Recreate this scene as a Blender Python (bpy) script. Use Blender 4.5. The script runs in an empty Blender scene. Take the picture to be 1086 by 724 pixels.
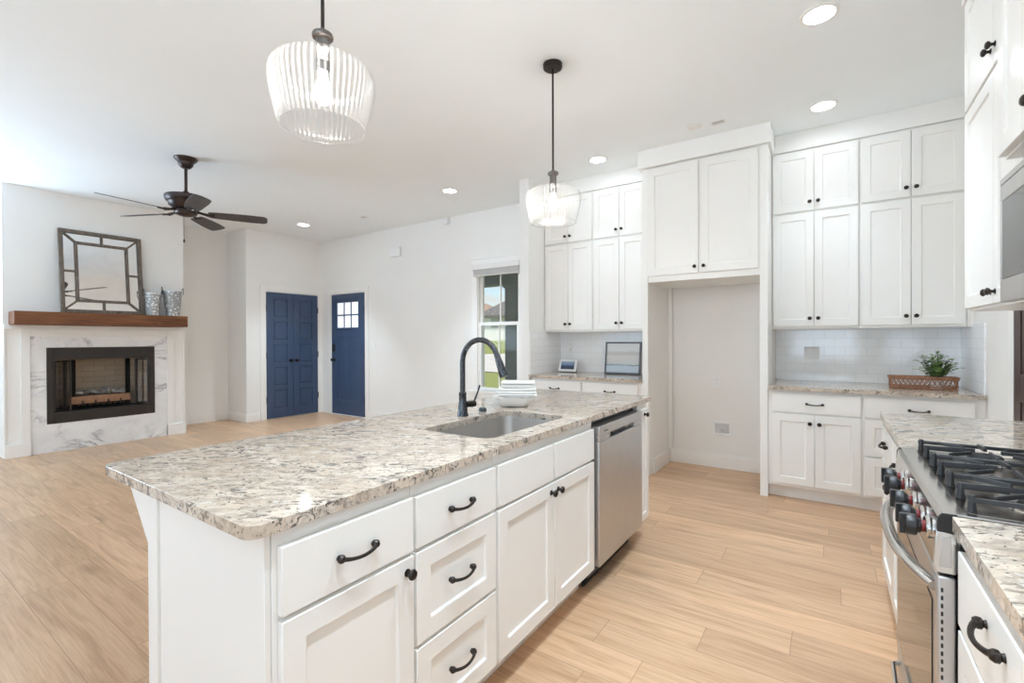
import bpy, bmesh, math, random
from mathutils import Vector, Matrix

# ------------------------------------------------------------------ camera, world, light, exposure
SC = bpy.context.scene
COL = SC.collection
PI = math.pi
CAM_Z = 1.30
cam_d = bpy.data.cameras.new('camera')
cam_d.sensor_width = 36.0
cam_d.lens = 16.4154
cam_d.clip_start = 0.02
cam = bpy.data.objects.new('camera', cam_d)
COL.objects.link(cam)
cam.matrix_world = Matrix(((0.827218, 0.000713, 0.561880, 0.0),
                           (0.561867, 0.006000, -0.827206, 0.0),
                           (-0.003961, 0.999982, 0.004562, CAM_Z),
                           (0, 0, 0, 1)))
SC.camera = cam
SC.view_settings.view_transform = 'Standard'
SC.view_settings.look = 'None'
SC.view_settings.gamma = 1.0
SC.view_settings.use_curve_mapping = False
SC.view_settings.exposure = 0.88
SC.cycles.use_denoising = True
SC.cycles.max_bounces = 14
SC.cycles.diffuse_bounces = 8
SC.cycles.glossy_bounces = 6
SC.cycles.transparent_max_bounces = 24
SC.cycles.caustics_reflective = False
SC.cycles.caustics_refractive = False
SC.cycles.sample_clamp_indirect = 8.0

world = bpy.data.worlds.new('sky')
SC.world = world
world.use_nodes = True
def build_world():
    nt = world.node_tree
    N, L = nt.nodes, nt.links
    N.clear()
    out = N.new('ShaderNodeOutputWorld')
    bg = N.new('ShaderNodeBackground')
    sky = N.new('ShaderNodeTexSky')
    sky.sky_type = 'NISHITA'
    sky.sun_disc = False
    sky.sun_elevation = math.radians(48)
    sky.sun_rotation = math.radians(120)
    tc = N.new('ShaderNodeTexCoord')
    mp = N.new('ShaderNodeMapping')
    mp.inputs['Scale'].default_value = (3.0, 3.0, 12.0)
    no = N.new('ShaderNodeTexNoise')
    no.inputs['Scale'].default_value = 2.6
    no.inputs['Detail'].default_value = 6
    rp = N.new('ShaderNodeValToRGB')
    rp.color_ramp.elements[0].position = 0.46
    rp.color_ramp.elements[1].position = 0.62
    mx = N.new('ShaderNodeMixRGB')
    mx.inputs['Color2'].default_value = (5.2, 5.2, 5.2, 1)
    L.new(tc.outputs['Generated'], mp.inputs['Vector'])
    L.new(mp.outputs['Vector'], no.inputs['Vector'])
    L.new(no.outputs['Fac'], rp.inputs['Fac'])
    L.new(rp.outputs['Color'], mx.inputs['Fac'])
    L.new(sky.outputs['Color'], mx.inputs['Color1'])
    L.new(mx.outputs['Color'], bg.inputs['Color'])
    bg.inputs['Strength'].default_value = 0.085
    L.new(bg.outputs['Background'], out.inputs['Surface'])
build_world()

def sun(name, rot, strength, angle, color):
    d = bpy.data.lights.new(name, 'SUN')
    d.energy = strength
    d.angle = math.radians(angle)
    d.color = color
    o = bpy.data.objects.new(name, d)
    COL.objects.link(o)
    o.rotation_euler = rot
    return o
# high sun from behind the house: it lights the street; inside it reaches only the floor at the rear wall
sun('sun', (math.radians(28), math.radians(8), 0), 2.0, 1.0, (1.0, 0.95, 0.87))

def area(name, loc, rot, sx, sy, power, color):
    d = bpy.data.lights.new(name, 'AREA')
    d.shape = 'RECTANGLE'
    d.size, d.size_y = sx, sy
    d.energy = power
    d.color = color
    o = bpy.data.objects.new(name, d)
    COL.objects.link(o)
    o.location = loc
    o.rotation_euler = rot
    return o
RIGHT_X = 0.87
# fill lights added at unseen rear and side windows, tilted up at the ceiling
REAR_Y = -6.2
REAR_WIN = [(-7.0, -5.4), (-4.9, -3.3), (-2.8, -1.2)]
for i, (a, b) in enumerate(REAR_WIN):
    area('window_fill_light', ((a + b) / 2, REAR_Y - 0.08, 1.45), (math.radians(150), 0, 0), b - a - 0.1, 2.1, 19, (0.58, 0.79, 1.0))
area('window_fill_light', (-0.15, REAR_Y - 0.08, 1.35), (math.radians(150), 0, 0), 1.5, 2.3, 48, (0.58, 0.79, 1.0))
area('window_fill_light', (-8.30, -1.2, 1.5), (math.radians(150), 0, math.radians(-90)), 2.4, 2.0, 160, (0.58, 0.79, 1.0))
area('window_fill_light', (RIGHT_X + 0.08, -2.1, 1.5), (math.radians(158), 0, math.radians(90)), 1.9, 2.0, 42, (0.58, 0.79, 1.0))  # right-hand window is made up, for ceiling fill

# ------------------------------------------------------------------ mesh helper
class MB:
    def __init__(s):
        s.bm = bmesh.new()
    def quad(s, *pts):
        return s.bm.faces.new([s.bm.verts.new(p) for p in pts])
    def box(s, x0, x1, y0, y1, z0, z1):
        if x1 < x0: x0, x1 = x1, x0
        if y1 < y0: y0, y1 = y1, y0
        if z1 < z0: z0, z1 = z1, z0
        v = [s.bm.verts.new(p) for p in ((x0,y0,z0),(x1,y0,z0),(x1,y1,z0),(x0,y1,z0),(x0,y0,z1),(x1,y0,z1),(x1,y1,z1),(x0,y1,z1))]
        for f in ((3,2,1,0),(4,5,6,7),(0,1,5,4),(1,2,6,5),(2,3,7,6),(3,0,4,7)):
            s.bm.faces.new([v[i] for i in f])
        return v
    def prism(s, poly, axis, a, b):
        """extrude a 2-d polygon along axis; poly coords are the two other axes in xyz order"""
        def P(p, t):
            return {'x': (t, p[0], p[1]), 'y': (p[0], t, p[1]), 'z': (p[0], p[1], t)}[axis]
        A = [s.bm.verts.new(P(p, a)) for p in poly]
        B = [s.bm.verts.new(P(p, b)) for p in poly]
        n = len(poly)
        fs = [s.bm.faces.new(A[::-1]), s.bm.faces.new(B)]
        for i in range(n):
            fs.append(s.bm.faces.new((A[i], A[(i+1) % n], B[(i+1) % n], B[i])))
        bmesh.ops.recalc_face_normals(s.bm, faces=fs)
    def lathe(s, prof, c=(0,0,0), seg=28, axis='z', ribs=0, ribamp=0.0, cap=True):
        rings = []
        for (r, h) in prof:
            ring = []
            for i in range(seg):
                t = 2*PI*i/seg
                rr = r*(1 + (ribamp*math.cos(ribs*t) if ribs else 0))
                a, b = rr*math.cos(t), rr*math.sin(t)
                p = {'z': (a, b, h), 'y': (a, h, b), 'x': (h, a, b)}[axis]
                ring.append(s.bm.verts.new((c[0]+p[0], c[1]+p[1], c[2]+p[2])))
            rings.append(ring)
        fs = []
        for A, B in zip(rings, rings[1:]):
            for i in range(seg):
                fs.append(s.bm.faces.new((A[i], A[(i+1) % seg], B[(i+1) % seg], B[i])))
        if cap and prof[0][0] > 1e-6: fs.append(s.bm.faces.new(rings[0][::-1]))
        if cap and prof[-1][0] > 1e-6: fs.append(s.bm.faces.new(rings[-1]))
        bmesh.ops.recalc_face_normals(s.bm, faces=fs)
    def shell(s, prof, c=(0,0,0), seg=64, ribs=0, ribamp=0.0):
        """open surface of revolution, no caps"""
        rings = []
        for (r, h) in prof:
            ring = []
            for i in range(seg):
                t = 2*PI*i/seg
                rr = r*(1 + (ribamp*math.cos(ribs*t) if ribs else 0))
                ring.append(s.bm.verts.new((c[0]+rr*math.cos(t), c[1]+rr*math.sin(t), c[2]+h)))
            rings.append(ring)
        for A, B in zip(rings, rings[1:]):
            for i in range(seg):
                s.bm.faces.new((A[i], A[(i+1) % seg], B[(i+1) % seg], B[i]))
    def cyl(s, p0, p1, r, seg=16, r1=None):
        s.tube([p0, p1], [r, r if r1 is None else r1], seg)
    def tube(s, pts, r, seg=10, flat=None):
        """swept circle (or flattened ellipse) along a polyline"""
        pts = [Vector(p) for p in pts]
        n = len(pts)
        R = r if isinstance(r, (list, tuple)) else [r]*n
        T = []
        for i in range(n):
            a = pts[max(0, i-1)]; b = pts[min(n-1, i+1)]
            T.append((b-a).normalized())
        ref = Vector((0,0,1)) if abs(T[0].z) < 0.9 else Vector((1,0,0))
        u = T[0].cross(ref).normalized()
        rings = []
        for i in range(n):
            u = (u - T[i]*u.dot(T[i])).normalized()
            v = T[i].cross(u)
            k = 1.0 if flat is None else flat
            rings.append([s.bm.verts.new(pts[i] + (u*math.cos(2*PI*j/seg) + v*math.sin(2*PI*j/seg)*k)*R[i]) for j in range(seg)])
        fs = []
        for A, B in zip(rings, rings[1:]):
            for j in range(seg):
                fs.append(s.bm.faces.new((A[j], A[(j+1) % seg], B[(j+1) % seg], B[j])))
        fs.append(s.bm.faces.new(rings[0][::-1])); fs.append(s.bm.faces.new(rings[-1]))
        bmesh.ops.recalc_face_normals(s.bm, faces=fs)
    def sphere(s, c, r, seg=14, rings=8, sc=(1,1,1)):
        m = Matrix.Translation(c) @ Matrix.Diagonal((r*sc[0], r*sc[1], r*sc[2], 1))
        bmesh.ops.create_uvsphere(s.bm, u_segments=seg, v_segments=rings, radius=1, matrix=m)
    def shaker(s, x0, x1, z0, z1, yf, t=0.02, stile=0.058, recess=0.009):
        """framed door with a recessed flat panel; front faces -y"""
        yb = yf + t
        O = [(x0,z0),(x1,z0),(x1,z1),(x0,z1)]
        I = [(x0+stile,z0+stile),(x1-stile,z0+stile),(x1-stile,z1-stile),(x0+stile,z1-stile)]
        e = 0.0035
        J = [(p[0]+(e if i in (0,3) else -e), p[1]+(e if i in (0,1) else -e)) for i, p in enumerate(I)]
        V = lambda L, y: [s.bm.verts.new((p[0], y, p[1])) for p in L]
        of, ob, inf, inr = V(O, yf), V(O, yb), V(I, yf), V(J, yf+recess)
        for i in range(4):
            k = (i+1) % 4
            s.bm.faces.new((of[i], of[k], inf[k], inf[i]))
            s.bm.faces.new((inf[i], inf[k], inr[k], inr[i]))
            s.bm.faces.new((ob[i], ob[k], of[k], of[i]))
        s.bm.faces.new(inr)
        s.bm.faces.new(ob[::-1])
    def mesh(s, name, mat, off=(0,0,0), angle=32):
        if any(off):
            bmesh.ops.translate(s.bm, verts=s.bm.verts, vec=(-off[0], -off[1], -off[2]))
        me = bpy.data.meshes.new(name)
        s.bm.to_mesh(me); s.bm.free()
        mats = mat if isinstance(mat, (list, tuple)) else [mat]
        for m in mats: me.materials.append(m)
        for p in me.polygons: p.use_smooth = True
        try:
            me.set_sharp_from_angle(angle=math.radians(angle))
        except Exception:
            pass
        return me

OFF = {}
def props(o, label=None, cat=None, group=None, kind=None):
    if label: o['label'] = label
    if cat: o['category'] = cat
    if group: o['group'] = group
    if kind: o['kind'] = kind
    return o
def new_obj(name, me, parent=None, loc=(0,0,0)):
    o = bpy.data.objects.new(name, me)
    COL.objects.link(o)
    o.location = loc
    if parent: o.parent = parent
    return o
def bevel(o, w, seg=2, ang=40):
    m = o.modifiers.new('bevel', 'BEVEL')
    m.width = w; m.segments = seg; m.limit_method = 'ANGLE'; m.angle_limit = math.radians(ang)
    m.harden_normals = False
    return o
def thing(name, label, cat, loc=(0,0,0), rotz=0.0, group=None, kind=None, local=False):
    """an Empty at the thing's base; parts of an unrotated thing are drawn in world coordinates"""
    o = bpy.data.objects.new(name, None)
    COL.objects.link(o)
    o.empty_display_size = 0.1
    o.location = loc; o.rotation_euler = (0, 0, rotz)
    OFF[o.name] = (0,0,0) if local else tuple(loc)
    return props(o, label, cat, group, kind)
def part(name, mb, mat, parent, bev=0, seg=2, label=None, kind=None, angle=32):
    off = OFF[parent.name]
    o = new_obj(name, mb.mesh(name, mat, off, angle), parent)
    OFF[o.name] = off
    if bev: bevel(o, bev, seg)
    return props(o, label, None, None, kind)
def solo(name, mb, mat, label, cat, loc, group=None, bev=0, seg=2, kind=None, angle=32):
    o = new_obj(name, mb.mesh(name, mat, loc, angle), None, loc)
    OFF[o.name] = tuple(loc)
    if bev: bevel(o, bev, seg)
    return props(o, label, cat, group, kind)
def struct(name, mb, mat, bev=0, seg=2, parent=None, label=None):
    o = new_obj(name, mb.mesh(name, mat), parent)
    OFF[o.name] = (0,0,0)
    if parent is None:
        o['kind'] = 'structure'
    if label: o['label'] = label
    if bev: bevel(o, bev, seg)
    return o
def dup(root, loc, rotz=None, label=None, group=None):
    r = root.copy(); COL.objects.link(r); r.location = loc
    if rotz is not None: r.rotation_euler = (0, 0, rotz)
    if label: r['label'] = label
    if group: r['group'] = group
    for ch in list(root.children):
        c = ch.copy(); COL.objects.link(c); c.parent = r
        for g in list(ch.children):
            d = g.copy(); COL.objects.link(d); d.parent = c
    return r
def rrect(x0, x1, y0, y1, r, n=6, radii=None):
    R = radii or (r, r, r, r)
    out = []
    for (cx, cy, a0, rr) in ((x1, y1, 0, R[2]), (x0, y1, 90, R[3]), (x0, y0, 180, R[0]), (x1, y0, 270, R[1])):
        sx = -1 if cx == x1 else 1; sy = -1 if cy == y1 else 1
        for i in range(n+1):
            a = math.radians(a0 + 90*i/n)
            out.append((cx + sx*rr + rr*math.cos(a), cy + sy*rr + rr*math.sin(a)))
    return out

# ------------------------------------------------------------------ materials
class NT:
    def __init__(s, name):
        s.m = bpy.data.materials.new(name); s.m.use_nodes = True
        s.t = s.m.node_tree; s.N = s.t.nodes; s.L = s.t.links
        s.b = s.N['Principled BSDF']; s.o = s.N['Material Output']
    def n(s, t, **kw):
        d = s.N.new(t)
        for k, v in kw.items():
            if k in d.inputs.keys(): d.inputs[k].default_value = v
            else: setattr(d, k, v)
        return d
    def l(s, a, b): s.L.new(a, b)
    def coord(s, scale=(1,1,1), rot=(0,0,0), kind='Object'):
        tc = s.n('ShaderNodeTexCoord'); mp = s.n('ShaderNodeMapping')
        mp.inputs['Scale'].default_value = scale; mp.inputs['Rotation'].default_value = rot
        s.l(tc.outputs[kind], mp.inputs['Vector'])
        return mp.outputs['Vector']
    def noise(s, vec, scale, detail=4, rough=0.5, dist=0.0):
        d = s.n('ShaderNodeTexNoise')
        d.inputs['Scale'].default_value = scale; d.inputs['Detail'].default_value = detail
        d.inputs['Roughness'].default_value = rough; d.inputs['Distortion'].default_value = dist
        s.l(vec, d.inputs['Vector'])
        return d.outputs['Fac']
    def ramp(s, fac, stops):
        d = s.n('ShaderNodeValToRGB')
        e = d.color_ramp.elements
        while len(e) < len(stops): e.new(0.5)
        for el, (p, c) in zip(e, stops):
            el.position = p
            el.color = (c if len(c) == 4 else (*c, 1)) if isinstance(c, (tuple, list)) else (c, c, c, 1)
        s.l(fac, d.inputs['Fac'])
        return d.outputs['Color']
    def mix(s, fac, a, b, mode='MIX'):
        d = s.n('ShaderNodeMixRGB', blend_type=mode)
        for sock, v in (('Fac', fac), ('Color1', a), ('Color2', b)):
            if isinstance(v, (int, float)): d.inputs[sock].default_value = v if sock == 'Fac' else (v, v, v, 1)
            elif isinstance(v, (tuple, list)): d.inputs[sock].default_value = (*v[:3], 1)
            else: s.l(v, d.inputs[sock])
        return d.outputs['Color']
    def bump(s, h, strength=0.2, dist=0.002):
        d = s.n('ShaderNodeBump')
        d.inputs['Strength'].default_value = strength; d.inputs['Distance'].default_value = dist
        s.l(h, d.inputs['Height']); s.l(d.outputs['Normal'], s.b.inputs['Normal'])
    def set(s, color=None, rough=None, metal=None, spec=None, **kw):
        if color is not None:
            if isinstance(color, (tuple, list)): s.b.inputs['Base Color'].default_value = (*color[:3], 1)
            else: s.l(color, s.b.inputs['Base Color'])
        if rough is not None:
            if isinstance(rough, (int, float)): s.b.inputs['Roughness'].default_value = rough
            else: s.l(rough, s.b.inputs['Roughness'])
        if metal is not None: s.b.inputs['Metallic'].default_value = metal
        if spec is not None: s.b.inputs['Specular IOR Level'].default_value = spec
        for k, v in kw.items(): s.b.inputs[k].default_value = v
        return s.m

def m_paint(name, c, rough=0.5, var=0.02, scale=6.0, spec=0.35, bump=0.0):
    t = NT(name); v = t.coord()
    f = t.noise(v, scale, 3)
    lo = tuple(x*(1-var) for x in c); hi = tuple(min(1, x*(1+var)) for x in c)
    col = t.ramp(f, [(0.3, lo), (0.7, hi)])
    if bump: t.bump(t.noise(v, 180, 2), bump, 0.001)
    return t.set(col, rough, 0, spec)
def m_metal(name, c, rough=0.3, brush=(1,1,60), amount=0.25, metal=1.0):
    t = NT(name); v = t.coord(brush)
    f = t.noise(v, 12, 3)
    col = t.ramp(f, [(0.25, tuple(x*0.96 for x in c)), (0.75, tuple(min(1, x*1.03) for x in c))])
    r = t.ramp(f, [(0.2, rough*(1-amount)), (0.8, rough*(1+amount))])
    return t.set(col, r, metal)
def m_emit(name, c, strength):
    t = NT(name)
    t.b.inputs['Base Color'].default_value = (*c, 1)
    t.b.inputs['Emission Color'].default_value = (*c, 1)
    t.b.inputs['Emission Strength'].default_value = strength
    return t.m
def m_thin_glass(name, tint=(1,1,1), refl=0.10, edge=0.75, rough=0.02, ior=1.3, milky=0.0):
    t = NT(name)
    tr = t.n('ShaderNodeBsdfTransparent'); tr.inputs['Color'].default_value = (*tint, 1)
    gl = t.n('ShaderNodeBsdfGlossy'); gl.inputs['Roughness'].default_value = rough
    lw = t.n('ShaderNodeLayerWeight'); lw.inputs['Blend'].default_value = 0.35
    f = t.ramp(lw.outputs['Facing'], [(0.0, refl), (0.6, refl*1.6), (1.0, edge)])
    mx = t.n('ShaderNodeMixShader')
    t.l(f, mx.inputs['Fac']); t.l(tr.outputs[0], mx.inputs[1]); t.l(gl.outputs[0], mx.inputs[2])
    last = mx.outputs[0]
    if milky:
        df = t.n('ShaderNodeBsdfDiffuse'); df.inputs['Color'].default_value = (0.95, 0.95, 0.95, 1)
        m2 = t.n('ShaderNodeMixShader'); m2.inputs['Fac'].default_value = milky
        t.l(last, m2.inputs[1]); t.l(df.outputs[0], m2.inputs[2]); last = m2.outputs[0]
    t.l(last, t.o.inputs['Surface'])
    return t.m

def m_granite():
    t = NT('granite')
    v = t.coord((1, 1, 1)); _r = t.coord((1, 1, 1), (0, 0, math.radians(-30)))
    _m = t.n('ShaderNodeMapping'); _m.inputs['Scale'].default_value = (0.62, 1.45, 1.0); t.l(_r, _m.inputs['Vector']); vs = _m.outputs['Vector']
    base = t.ramp(t.noise(vs, 8, 5, 0.62, 0.8), [(0.30, (0.49,0.390,0.300)), (0.5, (0.63,0.53,0.43)), (0.72, (0.72,0.64,0.55))])
    g = t.ramp(t.noise(vs, 24, 6, 0.68, 0.6), [(0.47, 0.0), (0.62, 0.8)])
    c = t.mix(g, base, (0.37,0.315,0.265))
    d = t.ramp(t.noise(vs, 33, 6, 0.70, 1.0), [(0.532, 0.0), (0.568, 1.0)])
    patch = t.ramp(t.noise(vs, 8, 4, 0.6, 0.4), [(0.38, 0.15), (0.58, 1.0)])
    dm = t.n('ShaderNodeMath', operation='MULTIPLY'); t.l(d, dm.inputs[0]); t.l(patch, dm.inputs[1])
    c = t.mix(dm.outputs[0], c, (0.105,0.088,0.078))
    k = t.ramp(t.noise(v, 90, 3, 0.6), [(0.625, 0.0), (0.665, 1.0)])
    c = t.mix(k, c, (0.045,0.038,0.036))
    w = t.ramp(t.noise(v, 50, 2, 0.5), [(0.64, 0.0), (0.70, 0.55)])
    c = t.mix(w, c, (0.76,0.73,0.69))
    return t.set(c, 0.09, 0, 0.5)

def m_floor():
    t = NT('oak_plank_floor')
    tc = t.n('ShaderNodeTexCoord')
    sp = t.n('ShaderNodeSeparateXYZ'); t.l(tc.outputs['Object'], sp.inputs[0])
    dv = t.n('ShaderNodeMath', operation='DIVIDE'); t.l(sp.outputs['Y'], dv.inputs[0]); dv.inputs[1].default_value = 0.185
    fl = t.n('ShaderNodeMath', operation='FLOOR'); t.l(dv.outputs[0], fl.inputs[0])
    wn = t.n('ShaderNodeTexWhiteNoise', noise_dimensions='1D'); t.l(fl.outputs[0], wn.inputs['W'])
    mm = t.n('ShaderNodeMath', operation='MULTIPLY_ADD'); t.l(wn.outputs['Value'], mm.inputs[0]); mm.inputs[1].default_value = 1.22; t.l(sp.outputs['X'], mm.inputs[2])
    cb = t.n('ShaderNodeCombineXYZ'); t.l(mm.outputs[0], cb.inputs['X']); t.l(sp.outputs['Y'], cb.inputs['Y'])
    bk = t.n('ShaderNodeTexBrick')
    bk.offset = 0.0; bk.squash = 1.0
    for k, x in (('Scale', 1.0), ('Mortar Size', 0.0013), ('Mortar Smooth', 0.3), ('Bias', 0.0), ('Brick Width', 1.22), ('Row Height', 0.185)):
        bk.inputs[k].default_value = x
    bk.inputs['Color1'].default_value = (0,0,0,1); bk.inputs['Color2'].default_value = (1,1,1,1); bk.inputs['Mortar'].default_value = (0.5,0.5,0.5,1)
    t.l(cb.outputs[0], bk.inputs['Vector'])
    rnd = bk.outputs['Color']
    # every plank takes its own stretch of grain
    sh = t.n('ShaderNodeVectorMath', operation='MULTIPLY'); t.l(rnd, sh.inputs[0]); sh.inputs[1].default_value = (7.3, 3.1, 11.7)
    ad = t.n('ShaderNodeVectorMath', operation='ADD'); t.l(tc.outputs['Object'], ad.inputs[0]); t.l(sh.outputs[0], ad.inputs[1])
    mp = t.n('ShaderNodeMapping'); mp.inputs['Scale'].default_value = (0.8, 8.0, 1.0); t.l(ad.outputs[0], mp.inputs['Vector'])
    mp2 = t.n('ShaderNodeMapping'); mp2.inputs['Scale'].default_value = (2.0, 60.0, 1.0); t.l(ad.outputs[0], mp2.inputs['Vector'])
    g1 = t.noise(mp.outputs[0], 2.2, 5, 0.55, 1.2)
    g2 = t.noise(mp2.outputs[0], 2.0, 4, 0.6, 0.2)
    c1 = t.ramp(g1, [(0.28, (0.37,0.210,0.116)), (0.42, (0.51,0.318,0.186)), (0.56, (0.615,0.405,0.252)), (0.78, (0.69,0.48,0.32))])
    c2 = t.mix(0.42, c1, t.ramp(g2, [(0.3, (0.37,0.215,0.12)), (0.7, (0.66,0.45,0.29))]))
    tone = t.ramp(rnd, [(0.0, (0.93,0.91,0.89)), (0.5, (1.06,1.06,1.06)), (1.0, (1.17,1.16,1.15))])
    c3 = t.mix(1.0, c2, tone, 'MULTIPLY')
    # knots
    vo = t.n('ShaderNodeTexVoronoi'); mp3 = t.n('ShaderNodeMapping'); mp3.inputs['Scale'].default_value = (1.1, 3.0, 1.0)
    t.l(ad.outputs[0], mp3.inputs['Vector']); t.l(mp3.outputs[0], vo.inputs['Vector']); vo.inputs['Scale'].default_value = 1.0
    kn = t.ramp(vo.outputs['Distance'], [(0.0, 0.75), (0.06, 0.45), (0.16, 0.0)])
    c4 = t.mix(kn, c3, (0.24,0.125,0.065))
    c5 = t.mix(bk.outputs['Fac'], c4, (0.29,0.17,0.10))
    t.bump(g2, 0.05, 0.001)
    return t.set(c5, 0.36, 0, 0.45)

def m_tile():
    t = NT('white_subway_tile')
    tc = t.n('ShaderNodeTexCoord'); sp = t.n('ShaderNodeSeparateXYZ'); t.l(tc.outputs['Object'], sp.inputs[0])
    ad = t.n('ShaderNodeMath', operation='ADD'); t.l(sp.outputs['X'], ad.inputs[0]); t.l(sp.outputs['Y'], ad.inputs[1])
    cb = t.n('ShaderNodeCombineXYZ'); t.l(ad.outputs[0], cb.inputs['X']); t.l(sp.outputs['Z'], cb.inputs['Y'])
    bk = t.n('ShaderNodeTexBrick'); bk.offset = 0.5
    for k, x in (('Scale', 1.0), ('Mortar Size', 0.0017), ('Mortar Smooth', 0.25), ('Bias', 0.0), ('Brick Width', 0.152), ('Row Height', 0.0762)):
        bk.inputs[k].default_value = x
    bk.inputs['Color1'].default_value = (0.90,0.905,0.915,1); bk.inputs['Color2'].default_value = (0.93,0.935,0.945,1); bk.inputs['Mortar'].default_value = (0.78,0.78,0.775,1)
    t.l(cb.outputs[0], bk.inputs['Vector'])
    inv = t.n('ShaderNodeMath', operation='SUBTRACT'); inv.inputs[0].default_value = 1.0; t.l(bk.outputs['Fac'], inv.inputs[1])
    h = t.n('ShaderNodeMath', operation='MULTIPLY_ADD'); t.l(t.noise(tc.outputs['Object'], 9, 2), h.inputs[0]); h.inputs[1].default_value = 0.6; t.l(inv.outputs[0], h.inputs[2])
    t.bump(h.outputs[0], 0.35, 0.002)
    return t.set(bk.outputs['Color'], 0.09, 0, 0.5)

def m_marble():
    t = NT('veined_marble'); v = t.coord((1, 1.0, 1.6), (math.radians(35), 0, 0))
    n = t.noise(v, 1.5, 7, 0.62, 1.6)
    a = t.n('ShaderNodeMath', operation='SUBTRACT'); t.l(n, a.inputs[0]); a.inputs[1].default_value = 0.5
    b = t.n('ShaderNodeMath', operation='ABSOLUTE'); t.l(a.outputs[0], b.inputs[0])
    vein = t.ramp(b.outputs[0], [(0.0, 0.85), (0.012, 0.35), (0.05, 0.0)])
    msk = t.ramp(t.noise(v, 1.9, 3), [(0.48, 0.0), (0.60, 1.0)])
    mm = t.n('ShaderNodeMath', operation='MULTIPLY'); t.l(vein, mm.inputs[0]); t.l(msk, mm.inputs[1])
    soft = t.ramp(t.noise(v, 3.0, 5, 0.6, 0.8), [(0.4, (0.80,0.80,0.81)), (0.65, (0.88,0.88,0.875))])
    return t.set(t.mix(mm.outputs[0], soft, (0.24,0.24,0.26)), 0.14, 0, 0.5)

def m_wood(name, dark, mid, light, scale=(1.2, 14, 14), rough=0.5, k=3.0, along='y'):
    t = NT(name)
    sc = {'x': (scale[0], scale[1], scale[2]), 'y': (scale[1], scale[0], scale[2]), 'z': (scale[1], scale[2], scale[0])}[along]
    v = t.coord(sc)
    g = t.noise(v, k, 6, 0.6, 0.8)
    c = t.ramp(g, [(0.28, dark), (0.5, mid), (0.74, light)])
    t.bump(g, 0.25, 0.002)
    return t.set(c, rough, 0, 0.35)

WALL = m_paint('wall_paint', (0.845,0.835,0.812), 0.75, 0.008, 3, 0.2)
CEIL = m_paint('ceiling_paint', (0.895,0.935,0.955), 0.85, 0.006, 3, 0.15)
TRIM = m_paint('trim_paint', (0.87,0.856,0.828), 0.38, 0.008, 4, 0.4)
CAB = m_paint('cabinet_paint', (0.86,0.845,0.815), 0.33, 0.008, 4, 0.42)
BLUE = m_paint('navy_door_paint', (0.050,0.080,0.150), 0.36, 0.06, 4, 0.45)
GRANITE = m_granite(); FLOOR = m_floor(); TILE = m_tile(); MARBLE = m_marble()
BRONZE = m_metal('dark_bronze', (0.045,0.038,0.034), 0.36, (20,20,20), 0.2, 0.85)
FANMETAL = m_metal('fan_dark_bronze', (0.060,0.045,0.042), 0.38, (9,9,9), 0.2, 0.8)
FANBLADE = m_wood('fan_blade_charcoal', (0.050,0.046,0.045), (0.072,0.067,0.066), (0.095,0.090,0.088), (1.5,16,16), 0.5, 3, 'x')
STEEL = m_metal('brushed_steel', (0.60,0.59,0.585), 0.38, (1.5,1.5,1.5), 0.06)
STEELH = m_metal('polished_steel', (0.68,0.66,0.635), 0.18, (2,2,2), 0.08)
SINK = m_metal('satin_sink_steel', (0.56,0.53,0.50), 0.40, (3,3,3), 0.08)
CHROME = m_metal('polished_chrome', (0.70,0.70,0.71), 0.08, (5,5,5))
FAUCET = m_metal('gunmetal_faucet', (0.085,0.09,0.098), 0.26, (8,8,8), 0.2, 0.95)
BLACK = m_paint('black_plastic', (0.016,0.016,0.017), 0.32, 0.1, 8, 0.5)
MATTE = m_paint('matte_black', (0.018,0.018,0.019), 0.65, 0.15, 14, 0.3)
IRON = m_paint('cast_iron_grate', (0.028,0.027,0.028), 0.5, 0.25, 30, 0.5, 0.2)
SOOT = m_paint('dark_brown_black_steel', (0.030,0.024,0.021), 0.48, 0.1, 10, 0.4)
DGLASS = NT('dark_oven_glass').set((0.018,0.016,0.015), 0.05, 0, 0.7)
MIRROR = m_metal('mirror_silver', (0.90,0.91,0.91), 0.015, (1,1,1), 0.0)
PLATE = m_paint('white_plastic', (0.85,0.85,0.84), 0.35, 0.01, 6, 0.4)
MANTEL = m_wood('reddish_walnut_beam', (0.075,0.026,0.011), (0.175,0.066,0.027), (0.27,0.115,0.052), (0.9,10,10), 0.5, 2.6, 'y')
WEATH = m_wood('weathered_wood', (0.085,0.068,0.055), (0.16,0.13,0.105), (0.25,0.21,0.17), (2,18,18), 0.75, 3, 'z')
GLASS = m_thin_glass('window_glass', (0.97,0.985,0.98), 0.004, 0.15)
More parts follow.
